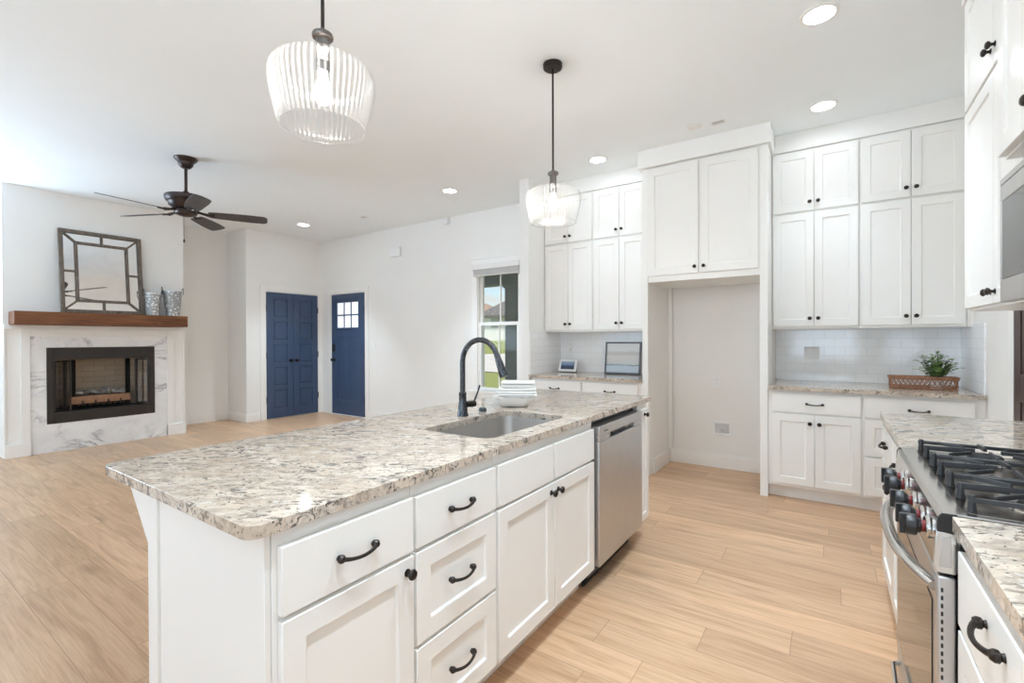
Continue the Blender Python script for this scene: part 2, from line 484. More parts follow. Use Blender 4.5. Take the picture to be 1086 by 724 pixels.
def m_ribbed():
    t = NT('clear_ribbed_glass')
    tc = t.n('ShaderNodeTexCoord'); sp = t.n('ShaderNodeSeparateXYZ'); t.l(tc.outputs['Object'], sp.inputs[0])
    at = t.n('ShaderNodeMath', operation='ARCTAN2'); t.l(sp.outputs['Y'], at.inputs[0]); t.l(sp.outputs['X'], at.inputs[1])
    mu = t.n('ShaderNodeMath', operation='MULTIPLY'); t.l(at.outputs[0], mu.inputs[0]); mu.inputs[1].default_value = 54.0
    si = t.n('ShaderNodeMath', operation='SINE'); t.l(mu.outputs[0], si.inputs[0])
    ma = t.n('ShaderNodeMath', operation='MULTIPLY_ADD'); t.l(si.outputs[0], ma.inputs[0]); ma.inputs[1].default_value = 0.5; ma.inputs[2].default_value = 0.5
    rib = t.ramp(ma.outputs[0], [(0.50, 0.003), (0.95, 0.045)])
    tr = t.n('ShaderNodeBsdfTransparent'); tr.inputs['Color'].default_value = (0.985,0.985,0.985,1)
    gl = t.n('ShaderNodeBsdfGlossy'); gl.inputs['Roughness'].default_value = 0.14
    lw = t.n('ShaderNodeLayerWeight'); lw.inputs['Blend'].default_value = 0.3
    f = t.ramp(lw.outputs['Facing'], [(0.0, 0.02), (0.6, 0.05), (1.0, 0.60)])
    m1 = t.n('ShaderNodeMixShader'); t.l(f, m1.inputs[0]); t.l(tr.outputs[0], m1.inputs[1]); t.l(gl.outputs[0], m1.inputs[2])
    tl = t.n('ShaderNodeBsdfTranslucent'); tl.inputs['Color'].default_value = (0.95,0.95,0.95,1)
    m2 = t.n('ShaderNodeMixShader'); t.l(rib, m2.inputs[0]); t.l(m1.outputs[0], m2.inputs[1]); t.l(tl.outputs[0], m2.inputs[2])
    t.l(m2.outputs[0], t.o.inputs['Surface'])
    return t.m
SHADE = m_ribbed()
FROST = m_paint('dark_pantry_wood', (0.055,0.028,0.022), 0.4, 0.2, 6, 0.4)

# ------------------------------------------------------------------ the setting
CH = 3.06                       # ceiling height
BY = 5.06                       # back wall plane
RX = 0.87                       # right wall plane
LX = -8.22                      # left wall plane
FX = -7.55                      # chimney breast face
KX = -7.62                      # closet wall face
PW = 1.0
m = MB(); m.box(LX-0.15, RX+0.15, REAR_Y-0.15, BY+0.15, -0.12, 0.0); struct('floor', m, FLOOR)
m = MB(); m.box(LX-0.15, RX+0.15, REAR_Y-0.15, BY+0.15, CH, CH+0.15); struct('ceiling', m, CEIL)

# back wall with the opening of the front window
WX0, WX1, WZ0, WZ1 = -4.005, -3.325, 0.60, 2.32
m = MB()
m.box(LX-0.15, WX0, BY, BY+0.15, 0, CH); m.box(WX1, RX+0.15, BY, BY+0.15, 0, CH)
m.box(WX0, WX1, BY, BY+0.15, 0, WZ0); m.box(WX0, WX1, BY, BY+0.15, WZ1, CH)
struct('wall_back', m, WALL)
m = MB()
m.box(RX, RX+0.15, REAR_Y, -3.1, 0, CH); m.box(RX, RX+0.15, -1.1, BY, 0, CH)
m.box(RX, RX+0.15, -3.1, -1.1, 0, 0.45); m.box(RX, RX+0.15, -3.1, -1.1, 2.55, CH)  # unseen right window opening, added for its fill light
struct('wall_right', m, WALL)
# left wall with a window in the stretch beside the fireplace that the camera does not see
m = MB()
m.box(LX-0.15, LX, REAR_Y, -2.45, 0, CH); m.box(LX-0.15, LX, 0.05, BY, 0, CH)
m.box(LX-0.15, LX, -2.45, 0.05, 0, 0.45); m.box(LX-0.15, LX, -2.45, 0.05, 2.55, CH)
struct('wall_left', m, WALL)
# rear wall behind the camera, its window and patio openings added to admit light
m = MB()
ops = REAR_WIN + [(-0.95, 0.65)]
xs = LX - 0.15
for a, b in ops:
    m.box(xs, a, REAR_Y-0.15, REAR_Y, 0, CH); xs = b
    z0 = 0.35 if a < -1 else 0.15
    m.box(a, b, REAR_Y-0.15, REAR_Y, 0, z0); m.box(a, b, REAR_Y-0.15, REAR_Y, 2.55, CH)
m.box(xs, RX+0.15, REAR_Y-0.15, REAR_Y, 0, CH)
struct('wall_rear', m, WALL)

# chimney breast around the firebox, closet block and kitchen wing wall
FB = (1.447, 2.500, 0.33, 1.225)        # firebox frame: y0 y1 z0 z1
FY0, FY1 = 1.105, 2.855
m = MB()
m.box(LX, FX, FY0, FB[0], 0, CH); m.box(LX, FX, FB[1], FY1, 0, CH)
m.box(LX, FX, FB[0], FB[1], 0, FB[2]); m.box(LX, FX, FB[0], FB[1], FB[3], CH)
struct('wall_fireplace', m, WALL)
m = MB(); m.box(LX, KX, 3.745, BY, 0, CH); struct('wall_closet', m, WALL)
m = MB(); m.box(-2.835, -2.72, 4.335, BY, 0, CH); struct('wall_wing', m, WALL)

# baseboards (a tall board with a small cap)
def base_board(name, x0, y0, x1, y1, nx, ny, h=0.135, t=0.016):
    mb = MB()
    def run(t_, za, zb):
        xa, xb = min(x0, x1), max(x0, x1); ya, yb = min(y0, y1), max(y0, y1)
        if nx: xa, xb = (x0, x0 + nx*t_)
        if ny: ya, yb = (y0, y0 + ny*t_)
        mb.box(xa, xb, ya, yb, za, zb)
    run(t, 0, h-0.02); run(t*0.6, h-0.02, h)
    return struct(name, mb, TRIM, 0.002)
base_board('baseboard_nook', LX, FY1, LX, 3.745, 1, 0)
base_board('baseboard_nook_side', LX+0.016, 3.745, KX-0.0, 3.745, 0, -1)
base_board('baseboard_closet_left', KX, 3.728, KX, 3.955, 1, 0)
base_board('baseboard_back', -6.30, BY, -2.835, BY, 0, -1)
base_board('baseboard_wing', -2.835, 4.335, -2.72, 4.335, 0, -1)
base_board('baseboard_recess', LX, REAR_Y, LX, FY0, 1, 0)
base_board('baseboard_alcove', -1.395, BY, -0.475, BY, 0, -1, 0.14)
base_board('baseboard_right', RX, 3.83, RX, 4.36, -1, 0)

# tiled backsplashes
for nm, a in (('backsplash_left', (-2.72, -1.466, BY-0.009, BY, 0.914, 1.40)), ('backsplash_wing', (-2.72, -2.711, 4.345, BY-0.009, 0.914, 1.40)),
              ('backsplash_right', (-0.416, RX, BY-0.009, BY, 0.914, 1.40)), ('backsplash_return', (RX-0.009, RX, 4.375, BY-0.009, 0.914, 1.40)),
              ('backsplash_range', (RX-0.009, RX, -0.6, 3.10, 0.914, 1.43))):
    m = MB(); m.box(*a); struct(nm, m, TILE)

# crown risers above the wall cabinets
def riser(name, a):
    mb = MB(); mb.box(*a); return struct(name, mb, TRIM, 0.0015)
riser('trim_1', (-2.72, -1.50, 4.668, BY, 2.905, CH))
riser('trim_2', (-1.492, -0.392, 4.318, BY, 2.897, CH))
riser('trim_3', (-0.392, RX, 4.668, BY, 2.905, CH))
riser('trim_4', (0.535, RX, 0.30, 3.115, 2.905, CH))

# window_1: the double-hung front window
def casing(mb, x0, x1, z1, y, w=0.09, t=0.02, z0=0.0, sill=False):
    mb.box(x0-w, x0, y-t, y, z0, z1+w); mb.box(x1, x1+w, y-t, y, z0, z1+w); mb.box(x0, x1, y-t, y, z1, z1+w)
w1 = props(thing('window_1', None, None, (-3.665, BY, WZ0)), kind='structure')
m = MB(); casing(m, WX0, WX1, WZ1, BY, 0.095, 0.02, WZ0-0.09)
m.box(WX0-0.13, WX1+0.13, BY-0.045, BY+0.02, WZ0-0.025, WZ0); m.box(WX0-0.095, WX1+0.095, BY-0.018, BY, WZ0-0.115, WZ0-0.025)
m.box(WX0-0.11, WX1+0.11, BY-0.03, BY, WZ1+0.075, WZ1+0.10)
part('window_frame', m, TRIM, w1, 0.002)
def sash(z0, z1, y):
    mb = MB(); s = 0.045
    mb.box(WX0, WX0+s, y, y+0.035, z0, z1); mb.box(WX1-s, WX1, y, y+0.035, z0, z1)
    mb.box(WX0+s, WX1-s, y, y+0.035, z0, z0+s); mb.box(WX0+s, WX1-s, y, y+0.035, z1-s, z1)
    xm = (WX0+WX1)/2
    mb.box(xm-0.008, xm+0.008, y+0.008, y+0.03, z0+s, z1-s)
    f = part('sash', mb, TRIM, w1, 0.002)
    mb = MB(); mb.box(WX0+s-0.004, WX1-s+0.004, y+0.018, y+0.022, z0+s-0.004, z1-s+0.004)
    part('pane', mb, GLASS, f)
sash(1.49, WZ1, BY+0.050); sash(WZ0, 1.535, BY+0.013)
m = MB(); m.box(WX0, WX0+0.012, BY, BY+0.012, WZ0, WZ1); m.box(WX1-0.012, WX1, BY, BY+0.012, WZ0, WZ1); m.box(WX0, WX1, BY, BY+0.049, WZ1-0.012, WZ1)
part('window_jamb', m, TRIM, w1)
BLIND = m_paint('blind_white', (0.80,0.785,0.77), 0.6, 0.02, 10, 0.2)
bl = thing('window_blind', 'white horizontal blind drawn up into a stack at the window head', 'blind', (-3.625, BY, 2.2))
m = MB(); m.box(WX0-0.055, WX1+0.055, BY-0.075, BY-0.021, 2.245, 2.315); part('valance', m, BLIND, bl, 0.003)
m = MB()
for i in range(9): m.box(WX0-0.03, WX1+0.03, BY-0.068, BY-0.022, 2.176+i*0.0075, 2.176+i*0.0075+0.004)
part('slat_stack', m, BLIND, bl)
m = MB(); m.box(WX0-0.03, WX1+0.03, BY-0.066, BY-0.023, 2.158, 2.172); part('bottom_rail', m, BLIND, bl, 0.002)

# door_1: navy five-panel double closet door on the closet wall (faces +x)
d1 = props(thing('door_1', None, None, (KX, 4.517, 0)), kind='structure')
DY0, DYM, DY1, DZ = 4.060, 4.517, 4.975, 2.09
m = MB()
m.box(KX, KX+0.018, DY0-0.10, DY0-0.008, 0, DZ+0.10); m.box(KX, KX+0.018, DY1+0.008, BY-0.001, 0, DZ+0.10); m.box(KX, KX+0.018, DY0-0.008, DY1+0.008, DZ+0.008, DZ+0.10)
part('door_casing', m, TRIM, d1, 0.002)
def panel_leaf(mb, u0, u1, z0, z1, P, rows, t=0.012, g=0.022):
    """slab with raised panels; P(u, depth, z) maps to world"""
    def bx(ua, ub, da, db, za, zb):
        p, q = P(ua, da, za), P(ub, db, zb)
        mb.box(p[0], q[0], p[1], q[1], p[2], q[2])
    bx(u0, u1, 0, t*0.45, z0, z1)
    w = 0.108
    us = [u0, u0+w, u1-w, u1]
    bx(u0, us[1], 0, t, z0, z1); bx(us[2], u1, 0, t, z0, z1)
    zs = [z0] + [z for r in rows for z in r] + [z1]
    for i in range(0, len(zs), 2): bx(us[1], us[2], 0, t, zs[i], zs[i+1])
    for (a, b) in rows: bx(us[1]+g, us[2]-g, 0, t*0.9, a+g, b-g)
rows = [(0.17+i*0.377, 0.17+i*0.377+0.305) for i in range(5)]
def knob_round(c, ax, mat_, parent, name='door_knob', r=0.027, L=0.06):
    mb = MB()
    prof = [(0.031,0.0),(0.031,0.006),(0.012,0.012),(0.011,0.030),(r*0.8,0.036),(r,0.046),(r*0.85,0.057),(0.0001,L)]
    s = 1 if ax[0] == '+' else -1
    mb.lathe([(a, b*s) for a, b in prof], c, 18, ax[1])
    return part(name, mb, mat_, parent)
for (a, b) in ((DY0, DYM-0.0015), (DYM+0.0015, DY1)):
    mb = MB(); panel_leaf(mb, a, b, 0.012, DZ, lambda u, d, z: (KX+0.002+d, u, z), rows, 0.022)
    lf = part('door_leaf', mb, BLUE, d1, 0.003)
    knob_round((KX+0.02, DYM-0.052 if a < DYM-0.1 else DYM+0.052, 0.955), '+x', BRONZE, lf)
    for z in (0.32, 1.05, 1.83):
        yh = DY0-0.005 if a < DYM-0.1 else DY1+0.005
        mb = MB(); mb.cyl((KX+0.022, yh, z-0.05), (KX+0.022, yh, z+0.05), 0.0075, 8); part('hinge', mb, BRONZE, lf)

# door_2: navy front door with a six-pane light (back wall, faces -y)
d2 = props(thing('door_2', None, None, (-6.85, BY, 0)), kind='structure')
EX0, EX1 = -7.275, -6.395
m = MB(); casing(m, EX0-0.012, EX1+0.012, DZ+0.012, BY, 0.09, 0.018)
m.box(EX0-0.03, EX1+0.03, BY-0.03, BY, 0.0, 0.012)
part('door_casing', m, TRIM, d2, 0.002)
mb = MB()
def bxe(a, b, t, z0, z1): mb.box(a, b, BY-0.004-t, BY-0.002, z0, z1)
T = 0.016
LX0, LX1, LZ0, LZ1 = EX0+0.155, EX1-0.155, 1.515, 1.945
bxe(EX0, EX1, T*0.4, 0.014, LZ0); bxe(EX0, LX0, T, 0.014, DZ); bxe(LX1, EX1, T, 0.014, DZ); bxe(LX0, LX1, T, LZ1, DZ)
bxe(LX0, LX1, T, 1.36, LZ0); bxe(LX0, LX1, T, 0.014, 0.26)
xm = (EX0+EX1)/2; bxe(xm-0.055, xm+0.055, T, 0.26, 1.36)
bxe(LX0-0.005, LX1+0.005, T+0.012, LZ0-0.03, LZ0-0.012)
for i in (1, 2): bxe(LX0+(LX1-LX0)*i/3-0.011, LX0+(LX1-LX0)*i/3+0.011, T*0.9, LZ0, LZ1)
bxe(LX0, LX1, T*0.9, (LZ0+LZ1)/2-0.011, (LZ0+LZ1)/2+0.011)
lf = part('door_leaf', mb, BLUE, d2, 0.0025)
DLITE = NT('obscured_daylight_glass')
_v = DLITE.coord((1,1,1)); _c = DLITE.ramp(DLITE.noise(_v, 22, 3), [(0.3, (0.62,0.66,0.72)), (0.7, (0.95,0.97,1.0))])
DLITE.l(_c, DLITE.b.inputs['Emission Color']); DLITE.b.inputs['Emission Strength'].default_value = 0.42  # glow stands in for daylight behind the door glass
DLITE = DLITE.set((0.7,0.72,0.75), 0.2, 0, 0.5)
mb = MB(); mb.box(LX0, LX1, BY-0.009, BY-0.003, LZ0, LZ1); part('door_light', mb, DLITE, lf)
knob_round((EX0+0.065, BY-0.02, 0.955), '-y', BRONZE, lf)
mb = MB(); mb.box(EX0+0.032, EX0+0.098, BY-0.045, BY-0.018, 1.10, 1.235); part('keypad_lock', mb, BLACK, lf, 0.008)
for z in (0.30, 1.05, 1.82):
    mb = MB(); mb.cyl((EX1+0.005, BY-0.022, z-0.05), (EX1+0.005, BY-0.022, z+0.05), 0.007, 8); part('hinge', mb, BRONZE, lf)

# door_3: the dark pantry door in the right wall, past the end of the range counter (faces -x)
d3 = props(thing('door_3', None, None, (RX, 3.44, 0)), kind='structure')
m = MB(); m.box(RX-0.018, RX, 3.745, 3.83, 0, 2.14); m.box(RX-0.018, RX, 3.12, 3.745, 2.055, 2.14); m.box(RX-0.018, RX, 3.105, 3.13, 0, 2.055)
part('door_casing', m, TRIM, d3, 0.002)
mb = MB(); panel_leaf(mb, 3.135, 3.742, 0.012, 2.05, lambda u, d, z: (RX-0.001-d, u, z), [(0.2, 0.95), (1.1, 1.9)], 0.014)
lf = part('door_leaf', mb, FROST, d3, 0.003)
knob_round((RX-0.016, 3.20, 0.955), '-x', BRONZE, lf)

# ------------------------------------------------------------------ what the window looks out on
ASPH = m_paint('pale_concrete', (0.60,0.58,0.55), 0.9, 0.06, 1.5, 0.2)
GR = NT('lawn'); _v = GR.coord((1,1,1))
GR = GR.set(GR.ramp(GR.noise(_v, 3.5, 6, 0.7), [(0.3, (0.22,0.25,0.085)), (0.7, (0.34,0.37,0.15))]), 0.9, 0, 0.1)
PORCH = m_paint('grey_porch_paint', (0.46,0.465,0.48), 0.7, 0.12, 2.5, 0.2)
PORCHB = m_paint('pale_porch_trim', (0.55,0.55,0.53), 0.7, 0.03, 3, 0.2)
SIDING = m_paint('white_house_wall', (0.80,0.79,0.77), 0.8, 0.03, 1, 0.2)
ROOFG = m_paint('grey_shingle', (0.20,0.19,0.19), 0.9, 0.2, 3, 0.1)
ROOFP = m_paint('tan_shingle', (0.40,0.29,0.23), 0.9, 0.15, 3, 0.1)
def lawn_z(y): return -0.30 + max(0.0, min(1.0, (y-17.0)/17.0))*1.5
m = MB()
ys = [5.22, 9, 13, 17, 20, 24, 28, 32, 34, 40, 60, 90]
xs_ = [-110, -60, -40, -30, -24, -18, -12, -6, 0, 10, 30]
G = [[m.bm.verts.new((x, y, lawn_z(y))) for x in xs_] for y in ys]
for i in range(len(ys)-1):
    for j in range(len(xs_)-1):
        m.bm.faces.new((G[i][j], G[i][j+1], G[i+1][j+1], G[i+1][j]))
struct('lawn', m, GR)
m = MB()
def dr(x0, x1, f0, f1, n=14):
    A = []
    for i in range(n+1):
        x = x0+(x1-x0)*i/n
        A.append((x, f0(x), f1(x)))
    rows_ = []
    for x, a, b in A:
        rows_.append([m.bm.verts.new((x, a+(b-a)*k/8, lawn_z(a+(b-a)*k/8)+0.03)) for k in range(9)])
    for P_, Q_ in zip(rows_, rows_[1:]):
        for k in range(8): m.bm.faces.new((P_[k], Q_[k], Q_[k+1], P_[k+1]))
dr(-34, -4, lambda x: 17.6-0.06*(x+14), lambda x: 20.6+(x+26)*0.45 if x > -26 else 20.6)
struct('driveway', m, ASPH)
m = MB(); m.box(-9, 0.6, 5.22, 8.0, -0.30, -0.06); struct('porch_floor', m, ASPH)
m = MB(); m.box(-9, 0.6, 5.22, 8.1, 2.62, 2.72); struct('porch_ceiling', m, PORCH)
m = MB(); m.box(-9, 0.6, 7.30, 7.62, 2.36, 2.62); struct('porch_beam', m, PORCH)
m = MB(); m.box(-9, 0.6, 7.28, 7.30, 2.55, 2.585); m.box(-6.6, -6.5, 5.22, 7.3, 2.585, 2.619); m.box(-4.6, -4.5, 5.22, 7.3, 2.585, 2.619)
struct('porch_trim', m, PORCHB)
def column(x, label, group=None):
    t = thing('porch_column', label, 'column', (x, 7.46, -0.06))
    mb = MB(); mb.box(x-0.15, x+0.15, 7.31, 7.61, -0.02, 2.33); part('shaft', mb, PORCH, t, 0.006)
    mb = MB(); mb.box(x-0.175, x+0.175, 7.285, 7.635, -0.06, 0.12); part('column_base', mb, PORCH, t, 0.006)
    mb = MB(); mb.box(x-0.175, x+0.175, 7.285, 7.635, 2.28, 2.36); part('capital', mb, PORCH, t, 0.006)
column(-4.98, 'square dark grey porch column outside the window')
def house(x0, x1, y0, y1, zb, ze, zr, roofm, label, gx=None, win=True):
    t = thing('house', label, 'house', ((x0+x1)/2, y0, zb))
    mb = MB(); mb.box(x0, x1, y0, y1, zb-1.5, ze); part('wall', mb, SIDING, t)
    mb = MB(); o = 0.5
    b = [(x0-o, y0-o, ze), (x1+o, y0-o, ze), (x1+o, y1+o, ze), (x0-o, y1+o, ze)]
    d = (y1-y0)/2 + o; ym = (y0+y1)/2
    r0, r1 = (x0-o+d*0.95, ym, zr), (x1+o-d*0.95, ym, zr)
    V = [mb.bm.verts.new(p) for p in b+[r0, r1]]
    for f in ((0,1,5,4),(1,2,5),(2,3,4,5),(3,0,4),(3,2,1,0)): mb.bm.faces.new([V[i] for i in f])
    part('roof', mb, roofm, t)
    mb = MB(); mb.box(x0-o, x1+o, y0-o-0.05, y0-o+0.05, ze-0.22, ze+0.02); part('fascia', mb, ROOFG, t)
    if win:
        n = max(2, int((x1-x0)/2.6))
        for i in range(n):
            xc = x0 + (x1-x0)*(i+0.5)/n
            mb = MB(); mb.box(xc-0.45, xc+0.45, y0-0.04, y0+0.02, zb+1.1, zb+2.0); part('window', mb, PORCH, t)
house(-26.4, -14.5, 34, 45, 1.2, 3.45, 7.6, ROOFG, 'white house with a grey hip roof across the street, nearest one through the window')
house(-52, -37.2, 50, 60, 1.2, 3.6, 6.6, ROOFP, 'white house with a tan roof behind the grey-roofed one, left edge of the window view')

# ------------------------------------------------------------------ cabinets
def knob_mesh():
    mb = MB()
    mb.lathe([(0.0001,-0.031),(0.008,-0.0305),(0.0135,-0.027),(0.0155,-0.022),(0.013,-0.017),(0.0065,-0.0125),(0.0055,-0.007),(0.0065,-0.004),(0.011,-0.0025),(0.011,0.0)], (0,0,0), 16, 'y')
    return mb.mesh('knob', BRONZE)
def pull_mesh(w=0.052):
    mb = MB()
    pts, rr = [], []
    for i in range(13):
        u = -1 + 2*i/12
        pts.append((u*w, -0.012-0.016*(1-u*u)**0.7, -0.006*(1-u*u)))
        rr.append(0.0045 + 0.0018*abs(u)**3)
    mb.tube(pts, rr, 8)
    for s in (-1, 1):
        mb.lathe([(0.0001,-0.020),(0.007,-0.0185),(0.0105,-0.013),(0.010,-0.007),(0.006,-0.004),(0.0075,0.0)], (s*w,0,0), 12, 'y')
    return mb.mesh('pull', BRONZE)
KNOB, PULL = knob_mesh(), pull_mesh()
def slab(mb, x0, x1, z0, z1, yf, t=0.02): mb.box(x0, x1, yf, yf+t, z0, z1)
def cabinet(name, label, loc, rotz, w, z0, z1, d, fronts, toe=None, group=None, open_top=None, cat='cabinet', rail=0.0, mat=None):
    """fronts face local -y; local x runs along the width"""
    mt = mat or CAB
    t = thing(name, label, cat, loc, rotz, group, local=True)
    mb = MB()
    zt = toe[0] if toe else 0
    if open_top is None:
        mb.box(0, w, 0, d, z0+zt, z1)
    else:
        mb.box(0, w, 0.02, d, z0+zt, open_top)
        mb.box(0, w, 0, 0.02, z0+zt, z1)
        mb.box(0, 0.018, 0.02, d, open_top, z1); mb.box(w-0.018, w, 0.02, d, open_top, z1)
    if rail: mb.box(0, w, 0, 0.02, z0-rail, z0)
    part('carcass', mb, mt, t, 0.0012, 1)
    if toe:
        mb = MB(); mb.box(0, w, toe[1], d, z0, z0+zt-0.0005); part('toe_kick', mb, mt, t)
    for f in fronts:
        kind, x0, x1, za, zb = f[:5]
        mb = MB()
        if kind == 'door' or kind == 'sdrawer':
            mb.shaker(x0, x1, za, zb, -0.0205, 0.02, f[6] if len(f) > 6 else 0.058)
        else:
            slab(mb, x0, x1, za, zb, -0.0205)
        o = part('door' if kind == 'door' else 'drawer', mb, mt, t, 0.0022, 2)
        for h in (f[5] or []):
            if h[0] == 'k': new_obj('knob', KNOB, o, (h[1], -0.0205, h[2]))
            else: new_obj('pull', PULL, o, (h[1], -0.0205, h[2]))
    return t
R90 = PI/2
IX = -1.010              # island face-frame plane
# island run, near to far
cabinet('base_cabinet', 'white island base cabinet with one drawer over one door, at its near end', (IX,0.546,0), R90, 0.408, 0, 0.884, 0.56,
        [('drawer', 0.012, 0.404, 0.692, 0.846, [('p', 0.208, 0.768)]), ('door', 0.012, 0.404, 0.128, 0.680, [('k', 0.378, 0.640)])], (0.105,0.075), 'island base cabinets')
cabinet('base_cabinet', 'white island drawer base with three drawers stacked, left of the sink doors', (IX,0.955,0), R90, 0.404, 0, 0.884, 0.56,
        [('drawer', 0.006, 0.396, 0.692, 0.843, [('p', 0.201, 0.768)]), ('sdrawer', 0.006, 0.396, 0.409, 0.680, [('p', 0.201, 0.545)]),
         ('sdrawer', 0.006, 0.396, 0.128, 0.397, [('p', 0.201, 0.262)])], (0.105,0.075), 'island base cabinets')
cabinet('sink_cabinet', 'white island sink base with two doors under two blank drawer fronts', (IX,1.360,0), R90, 0.848, 0, 0.884, 0.56,
        [('drawer', 0.008, 0.416, 0.690, 0.843, None), ('drawer', 0.430, 0.838, 0.690, 0.843, None),
         ('door', 0.008, 0.420, 0.128, 0.678, [('k', 0.392, 0.640)]), ('door', 0.426, 0.838, 0.128, 0.678, [('k', 0.454, 0.640)])], (0.105,0.075), 'island base cabinets', 0.60)
cabinet('base_cabinet', 'narrow white island cabinet with a single slim door, beyond the dishwasher', (IX,2.893,0), R90, 0.185, 0, 0.884, 0.56,
        [('door', 0.008, 0.170, 0.128, 0.846, [('k', 0.085, 0.812)], 0.045)], (0.105,0.075), 'island base cabinets')
# island end and back panels with the overhang corbels
t = thing('island_end_panel', 'white flat panel closing the near end of the island, under the granite corner', 'panel', (-1.30,0.53,0))
m = MB(); m.box(-1.566, -1.010, 0.530, 0.5445, 0.0, 0.884); part('panel', m, CAB, t, 0.001, 1)
m = MB(); m.box(-1.588, -1.566, 0.5405, 0.5445, 0.0, 0.86); m.box(-1.588, -1.566, 0.530, 0.5405, 0.86, 0.884); part('reveal_strip', m, CAB, t)
t = thing('island_back_panel', 'white back panel of the island with tapered brackets under the granite overhang', 'panel', (-1.62,1.8,0))
m = MB(); m.box(-1.655, -1.5885, 0.530, 0.575, 0, 0.884); m.box(-1.640, -1.5885, 0.575, 3.035, 0, 0.884); m.box(-1.655, -1.5885, 3.035, 3.078, 0, 0.884)
part('panel', m, CAB, t, 0.001, 1)
for y in (0.530, 1.78, 3.033):
    m = MB(); m.prism([(-1.6555,0.705),(-1.797,0.852),(-1.797,0.8838),(-1.6555,0.8838)], 'y', y, y+0.045); part('corbel', m, CAB, t, 0.0015)
m = MB(); m.box(-1.645, -1.640, 0.575, 3.035, 0.0, 0.10); part('base_strip', m, CAB, t)

# island countertop with the sink cut-out
SX0, SX1, SY0, SY1 = -1.462, -1.086, 1.44, 2.085
def granite_top(name, outer, hole, z0, z1, label, loc, bev=0.005):
    bm = bmesh.new()
    E = []
    for loop in [outer] + ([hole] if hole else []):
        vs = [bm.verts.new((p[0], p[1], z0)) for p in loop]
        E += [bm.edges.new((vs[i], vs[(i+1) % len(vs)])) for i in range(len(vs))]
    r = bmesh.ops.triangle_fill(bm, use_beauty=True, use_dissolve=False, edges=E)
    fs = [g for g in r['geom'] if isinstance(g, bmesh.types.BMFace)]
    ex = bmesh.ops.extrude_face_region(bm, geom=fs)
    bmesh.ops.translate(bm, verts=[g for g in ex['geom'] if isinstance(g, bmesh.types.BMVert)], vec=(0,0,z1-z0))
    bmesh.ops.recalc_face_normals(bm, faces=bm.faces)
    mb = MB(); mb.bm.free(); mb.bm = bm
    return solo(name, mb, GRANITE, label, 'countertop', loc, 'granite countertops', bev, 2)
granite_top('countertop', rrect(-1.893, -0.985, 0.485, 3.120, 0.03, 6, (0.05,0.035,0.03,0.03)), rrect(SX0, SX1, SY0, SY1, 0.055),
            0.8845, 0.914, 'speckled granite island countertop with the sink cut-out', (-1.44,1.8,0.8845), 0.004)

# sink
t = thing('sink', 'undermount stainless steel sink bowl set in the island granite', 'sink', (-1.274,1.762,0.68))
m = MB()
lv = [(0.018,0.883),(0.004,0.883),(0.003,0.876),(-0.002,0.72),(-0.012,0.700),(-0.035,0.690),(-0.12,0.686)]
rings = []
for g, z in lv:
    rings.append([m.bm.verts.new((p[0], p[1], z)) for p in rrect(SX0-g, SX1+g, SY0-g, SY1+g, max(0.02, 0.055+g*0.5))])
for A, B in zip(rings, rings[1:]):
    n = len(A)
    for i in range(n): m.bm.faces.new((A[i], A[(i+1) % n], B[(i+1) % n], B[i]))
m.bm.faces.new(rings[-1])
bmesh.ops.recalc_face_normals(m.bm, faces=m.bm.faces)
bmesh.ops.reverse_faces(m.bm, faces=m.bm.faces)
o = part('bowl', m, SINK, t, angle=50)
sd = o.modifiers.new('thickness', 'SOLIDIFY'); sd.thickness = 0.0015; sd.offset = -1
m = MB(); m.lathe([(0.0001,0.6885),(0.03,0.6885),(0.043,0.6905),(0.045,0.6875)], (-1.274,1.80,0), 22); part('drain', m, STEELH, t)

# faucet
FXX, FYY = -1.532, 1.81
t = thing('faucet', 'tall gunmetal gooseneck faucet with a pull-down spray head behind the island sink', 'faucet', (FXX,FYY,0.914))
m = MB(); m.lathe([(0.028,0.914),(0.028,0.924),(0.0255,0.930),(0.024,0.95),(0.0195,0.985),(0.0185,1.020),(0.0195,1.024),(0.0195,1.031),(0.0165,1.034)], (FXX,FYY,0), 24); part('base', m, FAUCET, t)
m = MB()
pts = [(FXX,FYY,1.03),(FXX,FYY,1.10),(FXX,FYY,1.185)]
RA = 0.111
for i in range(1, 17):
    a = PI - (PI*0.90)*i/16
    pts.append((FXX+RA+RA*math.cos(a), FYY, 1.185+RA*1.02*math.sin(a)))
m.tube(pts, 0.0135, 14); part('spout', m, FAUCET, t, angle=60)
e = Vector(pts[-1]); dr_ = (Vector(pts[-1])-Vector(pts[-2])).normalized()
m = MB(); m.tube([e-dr_*0.002, e+dr_*0.012, e+dr_*0.018, e+dr_*0.055, e+dr_*0.098, e+dr_*0.105], [0.0145,0.0150,0.0165,0.0185,0.0225,0.0200], 18); part('spray_head', m, FAUCET, t, angle=40)
m = MB()
hc = Vector((FXX+0.012, FYY+0.018, 0.972))
m.tube([hc, hc+Vector((0.010,0.024,0.0)), hc+Vector((0.018,0.044,0.0))], [0.0145,0.0165,0.0155], 14)
part('handle_hub', m, BRONZE, t)
m = MB(); h0 = hc+Vector((0.016,0.038,0.010)); m.tube([h0, h0+Vector((0.006,0.022,0.045)), h0+Vector((0.010,0.036,0.082))], [0.0052,0.0042,0.0048], 8); part('lever', m, FAUCET, t)
m = MB(); m.lathe([(0.0001,0.0205),(0.016,0.0195),(0.020,0.014),(0.022,0.0)], (-1.545,1.990,0.914), 20)
solo('sink_button', m, FAUCET, 'small round dark cap in the granite to the right of the faucet', 'air switch', (-1.545,1.990,0.914))

